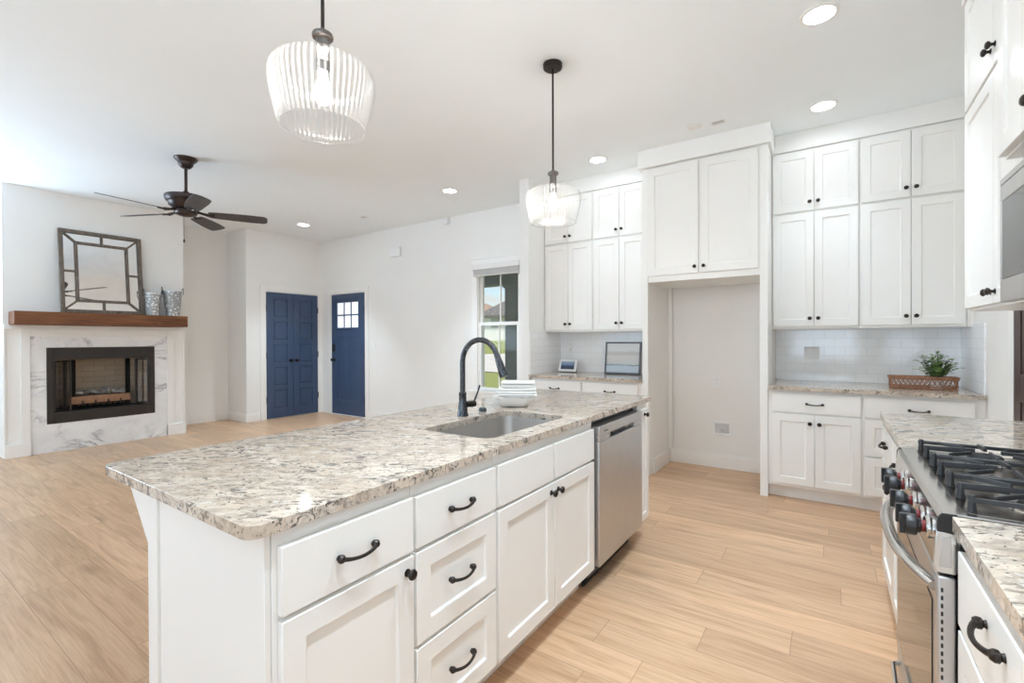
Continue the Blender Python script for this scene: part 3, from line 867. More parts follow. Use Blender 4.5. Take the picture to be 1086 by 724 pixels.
# white dish with folded towels
DISH = m_paint('glazed_white_ceramic', (0.86,0.86,0.85), 0.16, 0.01, 8, 0.5)
CLOTH = m_paint('white_cotton', (0.84,0.83,0.80), 0.9, 0.03, 30, 0.1, 0.4)
STRIPE = m_paint('grey_stitching', (0.30,0.29,0.28), 0.9, 0.1, 20, 0.1)
DC = (-1.515, 2.245)
dang = math.radians(32)
def DP(u, v): return (DC[0]+u*math.cos(dang)-v*math.sin(dang), DC[1]+u*math.sin(dang)+v*math.cos(dang))
t = thing('serving_dish', 'white scalloped ceramic dish holding folded towels beside the island sink', 'dish', (DC[0],DC[1],0.914))
m = MB()
rings = []
for (a, b, z, sc) in ((0.070,0.048,0.9145,0),(0.084,0.060,0.920,0.010),(0.106,0.078,0.942,0.025),(0.120,0.090,0.960,0.045),(0.126,0.094,0.970,0.055),(0.121,0.089,0.968,0.055),(0.103,0.074,0.944,0.02),(0.076,0.05,0.926,0)):
    ring = []
    for i in range(72):
        th = 2*PI*i/72
        k = 1 + sc*math.cos(12*th)
        c, s_ = math.cos(th), math.sin(th)
        ex = 0.62
        p = DP(a*k*math.copysign(abs(c)**ex, c), b*k*math.copysign(abs(s_)**ex, s_))
        ring.append(m.bm.verts.new((p[0], p[1], z + (0.004*math.cos(12*th) if sc > 0.04 else 0))))
    rings.append(ring)
for A, B in zip(rings, rings[1:]):
    for i in range(72): m.bm.faces.new((A[i], A[(i+1) % 72], B[(i+1) % 72], B[i]))
m.bm.faces.new(rings[0][::-1]); m.bm.faces.new(rings[-1])
part('bowl', m, DISH, t, angle=60)
def folded_towel(z0, L, W, H, du, label, stripe, n=3, rot=0.0):
    """a towel folded into n plies, each ply a soft rounded slab"""
    tw = thing('folded_towel', label, 'towel', (*DP(du,0), z0), group='folded towels in the dish')
    rng = random.Random(int(L*1000))
    mb = MB(); h = H/n
    for k in range(n):
        du2 = du + rng.uniform(-0.003, 0.003); w2 = W*(1-0.012*k); l2 = L*(1-0.010*k)
        loop = rrect(-l2/2, l2/2, -w2/2, w2/2, 0.010, 4)
        rings = []
        for ins, z in ((0.004, 0.0006), (0.0, h*0.3), (0.0, h*0.7), (0.004, h*0.98)):
            s_u, s_v = 1-2*ins/l2, 1-2*ins/w2
            rings.append([mb.bm.verts.new((*DP(du2+p_[0]*s_u, p_[1]*s_v), z0+k*h+z+0.0015*math.sin(9*p_[0]/L+k))) for p_ in loop])
        for A, B in zip(rings, rings[1:]):
            for i in range(len(A)): mb.bm.faces.new((A[i], A[(i+1) % len(A)], B[(i+1) % len(A)], B[i]))
        mb.bm.faces.new(rings[0][::-1]); mb.bm.faces.new(rings[-1])
    part('cloth', mb, CLOTH, tw, angle=50)
    for (za, w_) in stripe:
        mb = MB()
        pts_ = [(*DP(du+L*(i/12-0.5)*0.86, -W*0.5-0.0012), z0+H*za) for i in range(13)]
        mb.tube(pts_, w_, 6); part('stitched_line', mb, STRIPE, tw)
    return tw
folded_towel(0.9735, 0.222, 0.150, 0.050, 0.022, 'lower folded white towel resting across the white dish', [(0.18, 0.0013)], 3)
folded_towel(1.024, 0.196, 0.134, 0.036, 0.026, 'upper folded white towel with dark stitching, topmost in the dish', [(0.62, 0.0015)], 2)

# dishwasher (fills the island bay)
DX = -0.972
t = thing('dishwasher', 'stainless steel dishwasher built into the island beside the sink cabinet', 'dishwasher', (-1.27,2.55,0))
m = MB(); m.box(-1.56, -1.035, 2.216, 2.885, 0.06, 0.868); part('tub', m, m_paint('dishwasher_tub_grey', (0.10,0.10,0.105), 0.5, 0.05, 8), t)
m = MB(); m.box(-1.034, DX, 2.222, 2.880, 0.128, 0.770); part('door_panel', m, STEEL, t, 0.006, 3)
m = MB()
for a, b, c, d_ in ((2.222,2.880,0.800,0.850),(2.222,2.36,0.7712,0.800),(2.74,2.880,0.7712,0.800)): m.box(-1.034, DX, a, b, c, d_)
m.box(-1.034, DX-0.035, 2.36, 2.74, 0.7712, 0.800)
part('control_strip', m, STEEL, t, 0.003, 2)
m = MB(); m.box(DX-0.0345, DX-0.028, 2.46, 2.66, 0.774, 0.796); part('handle_pocket', m, BLACK, t)
m = MB(); m.box(DX+0.0002, DX+0.0008, 2.285, 2.335, 0.818, 0.823); part('maker_mark', m, SOOT, t)
m = MB(); m.box(-1.075, -1.065, 2.222, 2.880, 0.004, 0.127); part('toe_kick', m, MATTE, t)

# ---- tall fridge surround with its wall cabinet
t = thing('fridge_surround', 'tall white side panels framing the empty fridge alcove', 'panel', (-0.94,4.7,0))
m = MB(); m.box(-1.465, -1.410, 4.352, BY-0.002, 0, 2.895); part('side_panel', m, CAB, t, 0.0015)
m = MB(); m.box(-0.475, -0.4165, 4.352, BY-0.002, 0, 2.895); part('side_panel', m, CAB, t, 0.0015)
m = MB(); m.box(-1.409, -1.394, 4.50, BY-0.02, 0, 0.14); part('base_strip', m, TRIM, t, 0.002)
m = MB(); m.box(-1.409, -1.372, BY-0.04, BY-0.02, 0.14, 1.825); part('corner_strip', m, TRIM, t, 0.002)
cabinet('wall_cabinet', 'white two-door wall cabinet above the empty fridge alcove', (-1.4095,4.358,0), 0, 0.934, 1.828, 2.894, 0.68,
        [('door', 0.000, 0.452, 1.884, 2.876, [('k', 0.424, 1.940)], 0.066), ('door', 0.472, 0.924, 1.884, 2.876, [('k', 0.500, 1.940)], 0.066)])

# ---- wall cabinets, four left of the fridge and four right of it
def wall_pair(x0, x1, row, label, grp):
    w = x1-x0; c = w/2; g = 0.010
    if row == 'low': z0, z1, kz, zf0, zf1 = 1.392, 2.3695, 1.468, 1.402, 2.362
    else:            z0, z1, kz, zf0, zf1 = 2.3705, 2.904, 2.448, 2.380, 2.886
    return cabinet('wall_cabinet', label, (x0,4.692,0), 0, w, z0, z1, BY-4.692-0.010,
        [('door', g, c-0.002, zf0, zf1, [('k', c-0.030, kz)]), ('door', c+0.002, w-g, zf0, zf1, [('k', c+0.030, kz)])], None, grp, rail=0.012 if row == 'low' else 0)
GL, GRR = 'wall cabinets left of the fridge alcove', 'wall cabinets right of the fridge alcove'
wall_pair(-2.718, -2.1155, 'low', 'tall white wall cabinet above the small screen, next to the window wall', GL)
wall_pair(-2.1145, -1.520, 'low', 'tall white wall cabinet above the framed seascape', GL)
wall_pair(-2.718, -2.1155, 'up', 'short white wall cabinet near the ceiling behind the far pendant', GL)
wall_pair(-2.1145, -1.520, 'up', 'short white wall cabinet near the ceiling, just left of the fridge surround', GL)
wall_pair(-0.415, 0.2045, 'low', 'tall white wall cabinet just right of the fridge surround', GRR)
wall_pair(0.2055, 0.832, 'low', 'tall white wall cabinet above the plant basket', GRR)
wall_pair(-0.415, 0.2045, 'up', 'short white wall cabinet near the ceiling, just right of the fridge surround', GRR)
wall_pair(0.2055, 0.832, 'up', 'short white wall cabinet near the ceiling above the plant basket side', GRR)
m = MB(); m.box(-1.519, -1.466, 4.690, 4.712, 1.38, 2.904); solo('filler_strip', m, CAB, 'white filler strip between wall cabinets and left fridge panel', 'trim', (-1.49,4.70,1.38))
m = MB(); m.box(0.833, RX-0.001, 4.690, 4.712, 1.38, 2.904); solo('filler_strip', m, CAB, 'white filler strip between plant-side wall cabinets and the right wall', 'trim', (0.85,4.70,1.38))

# ---- base cabinets along the back wall
TK = (0.105, 0.070)
GB = 'base cabinets along the back wall'
cabinet('base_cabinet', 'white base cabinet with drawer and two doors, just right of the fridge alcove', (-0.4155,4.366,0), 0, 0.623, 0, 0.884, BY-4.366-0.002,
        [('drawer', 0.030, 0.612, 0.708, 0.858, [('p', 0.321, 0.782)]), ('door', 0.030, 0.319, 0.130, 0.694, [('k', 0.290, 0.628)]), ('door', 0.323, 0.612, 0.130, 0.694, [('k', 0.352, 0.628)])], TK, GB)
cabinet('base_cabinet', 'white drawer base cabinet under the plant basket, partly behind the range counter', (0.2085,4.366,0), 0, 0.660, 0, 0.884, BY-4.366-0.002,
        [('drawer', 0.012, 0.605, 0.708, 0.858, [('p', 0.316, 0.782)]), ('sdrawer', 0.012, 0.605, 0.424, 0.694, [('p', 0.308, 0.56)]), ('sdrawer', 0.012, 0.605, 0.130, 0.410, [('p', 0.308, 0.27)])], TK, GB)
cabinet('base_cabinet', 'white base cabinet with a drawer, below the small screen and next to the window wall', (-2.718,4.366,0), 0, 0.620, 0, 0.884, BY-4.366-0.002,
        [('drawer', 0.012, 0.612, 0.708, 0.858, [('p', 0.310, 0.782)]), ('door', 0.012, 0.310, 0.130, 0.694, [('k', 0.28, 0.628)]), ('door', 0.314, 0.612, 0.130, 0.694, [('k', 0.344, 0.628)])], TK, GB)
cabinet('base_cabinet', 'white base cabinet with a drawer, below the framed seascape', (-2.0975,4.366,0), 0, 0.630, 0, 0.884, BY-4.366-0.002,
        [('drawer', 0.012, 0.588, 0.708, 0.858, [('p', 0.309, 0.782)]), ('door', 0.012, 0.298, 0.130, 0.694, [('k', 0.27, 0.628)]), ('door', 0.302, 0.588, 0.130, 0.694, [('k', 0.33, 0.628)])], TK, GB)
granite_top('countertop', rrect(-2.719, -1.466, 4.318, BY-0.010, 0.004), None, 0.8845, 0.914, 'granite countertop left of the fridge alcove, under the small screen', (-2.09,4.68,0.8845), 0.004)
granite_top('countertop', rrect(-0.4155, RX-0.010, 4.318, BY-0.010, 0.004), None, 0.8845, 0.914, 'granite countertop along the back wall under the plant basket', (0.22,4.68,0.8845), 0.004)

# ---- range wall (fronts face -x)
RN = -PI/2
GRW = 'base cabinets on the range wall'
cabinet('base_cabinet', 'white base cabinet beyond the range with two drawers over two doors', (0.247,3.085,0), RN, 0.955, 0, 0.884, RX-0.247-0.002,
        [('drawer', 0.012, 0.472, 0.700, 0.856, [('p', 0.242, 0.785)]), ('drawer', 0.484, 0.943, 0.700, 0.856, [('p', 0.714, 0.785)]),
         ('door', 0.012, 0.476, 0.130, 0.686, [('k', 0.447, 0.636)]), ('door', 0.480, 0.943, 0.130, 0.686, [('k', 0.509, 0.636)])], TK, GRW)
cabinet('base_cabinet', 'white base cabinet with a bronze-pull drawer, in the near right corner beside the range', (0.247,1.364,0), RN, 0.60, 0, 0.884, RX-0.247-0.002,
        [('drawer', 0.010, 0.590, 0.690, 0.846, [('p', 0.282, 0.800)]), ('sdrawer', 0.010, 0.590, 0.409, 0.678, [('p', 0.282, 0.545)]), ('sdrawer', 0.010, 0.590, 0.130, 0.397, [('p', 0.282, 0.262)])], TK, GRW)
granite_top('countertop', rrect(0.219, RX-0.010, 2.129, 3.10, 0.006), None, 0.8845, 0.914, 'granite countertop on the far side of the range', (0.54,2.6,0.8845), 0.005)
granite_top('countertop', rrect(0.219, RX-0.010, 0.30, 1.367, 0.006), None, 0.8845, 0.914, 'granite countertop in the near right corner, in front of the range', (0.54,0.8,0.8845), 0.005)
# wall cabinets over the range wall
def range_pair(row, label):
    if row == 'low': z0, z1, kz, a, b = 1.424, 2.3695, 1.482, 1.436, 2.362
    else:            z0, z1, kz, a, b = 2.3705, 2.904, 2.452, 2.380, 2.886
    return cabinet('wall_cabinet', label, (0.560,3.098,0), RN, 0.965, z0, z1, RX-0.560-0.002,
        [('door', 0.010, 0.4805, a, b, [('k', 0.452, kz)]), ('door', 0.4845, 0.955, a, b, [('k', 0.513, kz)])], None, 'wall cabinets on the range wall')
range_pair('low', 'tall white wall cabinet left of the microwave')
range_pair('up', 'short white wall cabinet at the ceiling, left of the microwave')
OVER_MW = cabinet('wall_cabinet', 'white wall cabinet directly above the microwave', (0.468,2.130,0), RN, 0.762, 1.868, 2.904, RX-0.468-0.002,
        [('door', 0.008, 0.379, 1.876, 2.886, [('k', 0.350, 1.925)]), ('door', 0.383, 0.754, 1.876, 2.886, [('k', 0.412, 1.925)])], None, 'wall cabinets on the range wall')

# ------------------------------------------------------------------ range
RY0, RY1 = 1.374, 2.123
RXF = 0.197
t = thing('range', 'stainless gas range with black grates and front knobs, set between granite counters', 'range', (0.53,1.75,0))
m = MB(); m.box(0.236, 0.866, RY0+0.002, RY1-0.002, 0.03, 0.898); part('body', m, MATTE, t, 0.003)
m = MB()
for y in (RY0+0.05, RY1-0.05):
    for x in (0.28, 0.80): m.cyl((x,y,0.0),(x,y,0.03),0.018,10)
part('feet', m, MATTE, t)
m = MB(); m.prism([(0.236,0.914),(0.206,0.914),(0.198,0.905),(0.190,0.800),(0.196,0.786),(0.236,0.786)], 'y', RY0+0.005, RY1-0.005)
cp = part('control_panel', m, STEELH, t, 0.002)
for y, s in ((RY0, 1), (RY1, -1)):
    m = MB(); m.prism([(0.228,0.874),(0.1955,0.874),(0.1895,0.800),(0.195,0.784),(0.228,0.784)], 'y', y, y+s*0.0049); o = part('end_cap', m, STEELH, cp, 0.0015)
    m = MB(); m.prism([(0.230,0.916),(0.204,0.916),(0.1965,0.905),(0.1955,0.8745),(0.230,0.8745)], 'y', y-s*0.0004, y+s*0.0049); part('corner_cap', m, BLACK, cp, 0.002)
m = MB()
for s in (0,): m.prism([(0.219,0.866),(0.2045,0.866),(0.200,0.798),(0.219,0.798)], 'y', RY0-0.0012, RY0)
part('inset_plate', m, STEEL, cp, 0.001)
RED = m_paint('red_indicator', (0.20,0.012,0.012), 0.4, 0.05, 20, 0.5)
for y in (1.455, 1.535, 1.665, 1.825, 1.925):
    zc = 0.856; xb = 0.1935
    m = MB(); m.lathe([(0.026,0.0),(0.026,-0.004),(0.023,-0.007),(0.0001,-0.007)], (xb,y,zc), 26, 'x'); kb = part('burner_knob', m, STEELH, t)
    m = MB(); m.lathe([(0.0135,-0.0075),(0.0140,-0.0125),(0.0135,-0.0145)], (xb,y,zc), 26, 'x'); part('indicator_ring', m, RED, kb)
    m = MB(); m.lathe([(0.0165,-0.0147),(0.0175,-0.020),(0.0245,-0.024),(0.0245,-0.040),(0.022,-0.044),(0.0001,-0.0445)], (xb,y,zc), 26, 'x')
    m.box(xb-0.054, xb-0.040, y-0.0065, y+0.0065, zc-0.0235, zc+0.0235); part('grip', m, BLACK, kb, 0.0015)
# oven door
m = MB(); m.box(RXF, 0.2285, RY0, RY1, 0.232, 0.776)
dr_o = part('oven_door', m, STEEL, t, 0.004, 2)
m = MB(); m.box(RXF-0.0025, RXF, RY0+0.055, RY1-0.055, 0.275, 0.700); part('door_window', m, DGLASS, dr_o, 0.001)
m = MB()
for i in range(12): m.box(0.2025, 0.2065, RY0-0.0006, RY0+0.001, 0.742-i*0.0175, 0.7515-i*0.0175)
part('vent_slot', m, BLACK, dr_o)
m = MB()
for a in (1.55, 1.80): m.box(0.2015, 0.2055, a, a+0.20, 0.7755, 0.7770)
part('top_vent', m, BLACK, dr_o)
m = MB()
pts, rr = [], []
for i in range(25):
    u = -1+2*i/24
    pts.append((0.199 - 0.056*(1-abs(u)**2.6), 1.742+u*0.340, 0.742+0.006*(1-u*u)))
m.tube(pts, [0.0155]*25, 12, 0.8); part('handle', m, STEELH, dr_o, angle=60)
m = MB(); m.box(RXF+0.002, 0.2285, RY0, RY1, 0.062, 0.224); wd = part('warming_drawer', m, STEEL, t, 0.004, 2)
m = MB(); m.tube([(0.199,1.45,0.195),(0.178,1.47,0.195),(0.170,1.75,0.195),(0.178,2.03,0.195),(0.199,2.05,0.195)], 0.008, 8); part('handle', m, STEELH, wd)
m = MB(); m.box(0.245, 0.26, RY0+0.01, RY1-0.01, 0.004, 0.06); part('toe_kick', m, MATTE, t)
# cooktop, burners, grates
m = MB(); ct = rrect(0.2065, 0.866, RY0+0.001, RY1-0.001, 0.006)
m.prism(ct, 'z', 0.899, 0.9165); ck = part('cooktop', m, STEELH, t, 0.002)
m = MB(); m.prism(rrect(0.243, 0.850, RY0+0.022, RY1-0.022, 0.03), 'z', 0.9166, 0.9174); part('burner_well', m, m_metal('dark_burner_well', (0.30,0.27,0.24), 0.22, (4,4,4)), ck)
for (x, y, r) in ((0.395,1.505,0.046),(0.69,1.505,0.036),(0.545,1.749,0.050),(0.395,1.992,0.042),(0.69,1.992,0.036)):
    m = MB(); m.lathe([(r+0.018,0.9176),(r+0.016,0.921),(r,0.922),(r,0.931),(0.0001,0.931)], (x,y,0), 26); b = part('burner', m, STEELH, t)
    m = MB(); m.lathe([(r-0.004,0.9312),(r-0.001,0.935),(r-0.006,0.940),(0.0001,0.941)], (x,y,0), 26); part('burner_cap', m, MATTE, b)
def bar(mb, p, q, w=0.0048, h=0.0052):
    p, q = Vector(p), Vector(q); d = (q-p).normalized(); n = Vector((-d.y, d.x, 0)).normalized()*w; u = Vector((0,0,h))
    A = [mb.bm.verts.new(p+n*a+u*b) for a, b in ((-1,-1),(1,-1),(0.7,1),(-0.7,1))]
    B = [mb.bm.verts.new(q+n*a+u*b) for a, b in ((-1,-1),(1,-1),(0.7,1),(-0.7,1))]
    fs = [mb.bm.faces.new(A[::-1]), mb.bm.faces.new(B)]
    for i in range(4): fs.append(mb.bm.faces.new((A[i], A[(i+1)%4], B[(i+1)%4], B[i])))
    bmesh.ops.recalc_face_normals(mb.bm, faces=fs)
ZG = 0.950
for (a, b) in ((RY0+0.026, RY0+0.258), (RY0+0.261, RY1-0.261), (RY1-0.258, RY1-0.026)):
    m = MB(); x0, x1 = 0.250, 0.842; yc = (a+b)/2; xm = (x0+x1)/2
    for y in (a+0.006, b-0.006): bar(m, (x0,y,ZG-0.004), (x1,y,ZG-0.004))
    for x in (xm, x1-0.006): bar(m, (x,a,ZG-0.004), (x,b,ZG-0.004))
    bar(m, (x0,yc,ZG-0.003), (x0+0.09,yc,ZG-0.003))
    for xc in ((x0+xm)/2, (xm+x1)/2):
        for (dx, dy) in ((1,0),(-1,0),(0,1),(0,-1)):
            L = (x1-x0)/4 if dx else (b-a)/2
            bar(m, (xc+dx*0.028, yc+dy*0.028, ZG+0.003), (xc+dx*(L-0.004), yc+dy*(L-0.004), ZG), 0.0050, 0.0055)
        for sx in (-1, 1):
            for sy in (-1, 1):
                bar(m, (xc+sx*0.045, yc+sy*0.040, ZG+0.002), (xc+sx*0.100, yc+sy*0.092, ZG), 0.0042, 0.005)
    for x in (x0+0.008, xm, x1-0.008):
        for y in (a+0.008, yc, b-0.008):
            m.tube([(x,y,0.9177),(x,y,0.936),(x,y,ZG+0.006)], [0.0100,0.0075,0.0065], 6)
    part('grate', m, IRON, t, 0.001, 1)

# ------------------------------------------------------------------ microwave over the range
MX = 0.455
t = thing('microwave', 'stainless over-the-range microwave at the right edge, above the gas range', 'microwave', (0.66,1.75,1.412))
m = MB(); m.box(MX+0.034, 0.866, 1.374, 2.126, 1.424, 1.806); part('body', m, m_paint('microwave_grey', (0.11,0.11,0.115), 0.45, 0.05, 8), t, 0.003)
m = MB(); m.box(MX, MX+0.033, 1.374, 2.126, 1.732, 1.806); o = part('vent_strip', m, STEEL, t, 0.003)
m = MB()
for i in range(40): m.box(MX-0.0006, MX+0.001, 1.40+i*0.018, 1.412+i*0.018, 1.782, 1.786)
part('vent_slot', m, BLACK, o)
m = MB(); m.box(MX, MX+0.033, 1.374, 2.126, 1.412, 1.484); part('bottom_strip', m, STEEL, t, 0.003)
m = MB()
m.box(MX, MX+0.033, 2.108, 2.126, 1.485, 1.731); m.box(MX, MX+0.033, 1.575, 1.60, 1.485, 1.731)
m.box(MX+0.003, MX+0.033, 1.60, 2.108, 1.485, 1.731)
o = part('door', m, STEEL, t, 0.002)
m = MB(); m.box(MX+0.0005, MX+0.003, 1.601, 2.107, 1.487, 1.729); part('door_window', m, DGLASS, o)
m = MB(); m.tube([(MX,1.585,1.50),(MX-0.035,1.585,1.515),(MX-0.035,1.585,1.70),(MX,1.585,1.715)], 0.009, 10); part('handle', m, STEELH, o)
m = MB(); m.box(MX, MX+0.033, 1.374, 1.573, 1.485, 1.731); part('control_panel', m, BLACK, t, 0.002)
m = MB(); m.box(MX+0.03, 0.84, 1.40, 2.10, 1.4185, 1.4238); part('underside_filter', m, m_metal('filter_mesh', (0.4,0.4,0.4), 0.4), t)
m = MB(); m.box(0.004, 0.756, 0.038, 0.399, 1.8065, 1.8675); part('filler_panel', m, CAB, OVER_MW)

# ------------------------------------------------------------------ fireplace
t = thing('fireplace_surround', 'white panelled fireplace surround with a veined marble slab face', 'fireplace', (FX,1.98,0))
def fbox(mb, d0, d1, y0, y1, z0, z1): mb.box(FX+d0, FX+d1, y0, y1, z0, z1)
m = MB()
MY0, MY1, MZ = 1.312, 2.640, 1.357
fbox(m, 0.001, 0.022, MY0, FB[0], 0, MZ); fbox(m, 0.001, 0.022, FB[1], MY1, 0, MZ); fbox(m, 0.001, 0.022, FB[0], FB[1], 0, FB[2]); fbox(m, 0.001, 0.022, FB[0], FB[1], FB[3], MZ)
part('marble_face', m, MARBLE, t)
m = MB()
fbox(m, 0.001, 0.016, FY0+0.001, MY0-0.001, 0, 1.485); fbox(m, 0.001, 0.016, MY1+0.001, FY1-0.001, 0, 1.485); fbox(m, 0.001, 0.016, MY0-0.001, MY1+0.001, MZ+0.001, 1.485)
part('backing', m, TRIM, t)
m = MB()
fbox(m, 0.016, 0.042, 1.236, MY0, 0.0, 1.435); fbox(m, 0.016, 0.042, MY1, 2.716, 0.0, 1.435); fbox(m, 0.016, 0.042, MY0, MY1, MZ, 1.435)
part('trim_frame', m, TRIM, t, 0.003)
m = MB()
for a, b in ((FY0+0.001, 1.1215), (2.836, FY1-0.001)): fbox(m, 0.016, 0.030, a, b, 0.15, 1.45)
fbox(m, 0.016, 0.055, FY0+0.001, FY1-0.001, 1.437, 1.484)
part('outer_stile', m, TRIM, t, 0.002)
for a, b in ((FY0-0.002, MY0), (MY1, FY1+0.003)):
    m = MB(); fbox(m, 0.016, 0.052, a, b, 0.0, 0.150); part('plinth_block', m, TRIM, t, 0.003)
m = MB(); m.box(-7.549, -7.272, 1.150, 2.800, 1.486, 1.632)
mt = solo('mantel_beam', m, MANTEL, 'reddish brown wooden mantel beam above the fireplace', 'mantel', (-7.42,1.98,1.486), None, 0.005)

BRICK = NT('firebrick_panel')
_v = BRICK.coord((1,1,1)); _bk = BRICK.n('ShaderNodeTexBrick')
_sp = BRICK.n('ShaderNodeSeparateXYZ'); BRICK.l(_v, _sp.inputs[0]); _ad = BRICK.n('ShaderNodeMath', operation='ADD'); BRICK.l(_sp.outputs['X'], _ad.inputs[0]); BRICK.l(_sp.outputs['Y'], _ad.inputs[1])
_cb = BRICK.n('ShaderNodeCombineXYZ'); BRICK.l(_ad.outputs[0], _cb.inputs['X']); BRICK.l(_sp.outputs['Z'], _cb.inputs['Y']); BRICK.l(_cb.outputs[0], _bk.inputs['Vector'])
for k, x in (('Scale', 1.0), ('Mortar Size', 0.004), ('Brick Width', 0.22), ('Row Height', 0.072)): _bk.inputs[k].default_value = x
_bk.inputs['Color1'].default_value = (0.50,0.40,0.30,1); _bk.inputs['Color2'].default_value = (0.58,0.48,0.37,1); _bk.inputs['Mortar'].default_value = (0.40,0.32,0.25,1)
BRICK = BRICK.set(_bk.outputs['Color'], 0.9, 0, 0.15)
FGLASS = m_thin_glass('firebox_glass', (0.80,0.80,0.82), 0.10, 0.7)
t = thing('firebox', 'dark bronze framed firebox insert with folded glass doors open at both sides', 'firebox', (FX,1.97,0.33))
OY0, OY1, OZ0, OZ1 = 1.508, 2.437, 0.462, 1.080
m = MB()
fbox(m, 0.0005, 0.030, FB[0]+0.001, OY0, FB[2]+0.001, FB[3]-0.001); fbox(m, 0.0005, 0.030, OY1, FB[1]-0.001, FB[2]+0.001, FB[3]-0.001)
fbox(m, 0.0005, 0.030, OY0, OY1, FB[2]+0.001, OZ0); fbox(m, 0.0005, 0.030, OY0, OY1, OZ1, FB[3]-0.001)
part('frame', m, SOOT, t, 0.003)
m = MB()
D = -0.46
bk0, bk1 = OY0+0.13, OY1-0.13
m.quad((FX+D,bk0,OZ0),(FX+D,bk1,OZ0),(FX+D,bk1,OZ1),(FX+D,bk0,OZ1))
m.quad((FX,OY0,OZ0),(FX+D,bk0,OZ0),(FX+D,bk0,OZ1),(FX,OY0,OZ1)); m.quad((FX,OY1,OZ0),(FX+D,bk1,OZ0),(FX+D,bk1,OZ1),(FX,OY1,OZ1))
lin = part('brick_lining', m, BRICK, t)
m = MB(); m.quad((FX,OY0,OZ0),(FX,OY1,OZ0),(FX+D,bk1,OZ0),(FX+D,bk0,OZ0)); part('hearth_pan', m, MATTE, t); m = MB(); m.quad((FX,OY0,OZ1),(FX,OY1,OZ1),(FX+D,bk1,OZ1),(FX+D,bk0,OZ1)); part('firebox_roof', m, MATTE, t)
def bifold(y0, sgn):
    # two narrow framed glass leaves folded against the side of the opening
    for (p, q) in (((0.028, y0+sgn*0.004), (-0.075, y0+sgn*0.115)), ((-0.075, y0+sgn*0.122), (0.026, y0+sgn*0.150))):
        a = Vector((FX+p[0], p[1], 0)); b = Vector((FX+q[0], q[1], 0))
        d = (b-a); n = Vector((-d.y, d.x, 0)).normalized()*0.006
        mb = MB()
        def strip(f0, f1, za, zb):
            P, Q = a+d*f0, a+d*f1
            mb.prism([((P+n).x,(P+n).y),((Q+n).x,(Q+n).y),((Q-n).x,(Q-n).y),((P-n).x,(P-n).y)], 'z', za, zb)
        strip(0, 0.13, OZ0+0.012, OZ1-0.012); strip(0.87, 1, OZ0+0.012, OZ1-0.012); strip(0.13, 0.87, OZ0+0.012, OZ0+0.03); strip(0.13, 0.87, OZ1-0.03, OZ1-0.012)
        o = part('glass_door', mb, SOOT, t, 0.001, 1)
        mb = MB(); n *= 0.25; strip(0.13, 0.87, OZ0+0.03, OZ1-0.03); part('pane', mb, FGLASS, o)
bifold(OY0, 1); bifold(OY1, -1)
CURT = m_metal('curtain_mesh', (0.10,0.095,0.09), 0.5, (200,200,1))
for y0, s in ((OY0+0.165, 1), (OY1-0.165, -1)):
    m = MB()
    pts = [(FX-0.11+0.012*math.sin(i*2.1), y0+s*i*0.008) for i in range(8)]
    for p, q in zip(pts, pts[1:]): m.quad((p[0],p[1],OZ0+0.01),(q[0],q[1],OZ0+0.01),(q[0],q[1],OZ1-0.01),(p[0],p[1],OZ1-0.01))
    part('mesh_curtain', m, CURT, t)

EMBER = m_paint('ember_board', (0.36,0.20,0.12), 0.9, 0.2, 20, 0.1, 0.4)
LOGM = m_wood('charred_log', (0.05,0.043,0.04), (0.24,0.21,0.19), (0.58,0.54,0.49), (2.5,12,12), 0.9, 3, 'y')
GX = FX-0.23
t = thing('fire_grate', 'black iron grate with a tan ember board in the firebox', 'fireplace grate', (GX,1.97,OZ0))
m = MB()
for i in range(9):
    y = 1.72+i*0.0625
    m.tube([(GX+0.105,y,OZ0+0.028),(GX+0.105,y,OZ0+0.055),(GX-0.13,y,OZ0+0.055),(GX-0.13,y,OZ0+0.12)], 0.007, 6)
for x in (GX+0.09, GX-0.11): m.tube([(x,1.70,OZ0+0.052),(x,2.24,OZ0+0.052)], 0.008, 6)
for y in (1.74, 2.20):
    for x in (GX+0.09, GX-0.11): m.tube([(x,y,OZ0+0.0),(x,y,OZ0+0.05)], 0.008, 6)
part('grate', m, MATTE, t)
m = MB(); m.box(GX+0.118, GX+0.135, 1.66, 2.27, OZ0+0.062, OZ0+0.155); part('ember_board', m, EMBER, t, 0.004)
for i in range(4):
    y = 1.79+i*0.125
    m = MB(); m.tube([(GX+0.137,y,OZ0+0.05),(GX+0.141,y,OZ0+0.085),(GX+0.139,y,OZ0+0.10)], [0.007,0.009,0.006], 6); part('clip', m, MATTE, t)
def log_mesh(L, r, seed, label, c, ang, lift):
    rng = random.Random(seed); mb = MB()
    n = 9; pts = []; rr = []
    for i in range(n):
        u = -0.5+i/(n-1)
        pts.append((0.012*math.sin(i*1.3+seed), u*L, 0.008*math.cos(i*1.1+seed)+lift*u)); rr.append(r*(0.9+0.18*rng.random()))
    mb.tube(pts, rr, 10)
    for v in mb.bm.verts: v.co += Vector((rng.uniform(-1,1), 0, rng.uniform(-1,1)))*0.004
    o = solo('gas_log', mb, LOGM, label, 'log', (0,0,0), 'logs on the fire grate', angle=60)
    o.location = c; o.rotation_euler = (0, 0, ang)
log_mesh(0.56, 0.042, 1, 'long charred log lying along the back of the grate', (GX-0.045,1.975,OZ0+0.112), 0.04, 0.0)
log_mesh(0.50, 0.036, 2, 'charred log lying at the front of the grate behind the ember board', (GX+0.062,1.95,OZ0+0.102), -0.06, 0.0)
log_mesh(0.23, 0.034, 3, 'short charred log across the left end of the pile', (GX+0.005,1.79,OZ0+0.185), 0.65, 0.0)
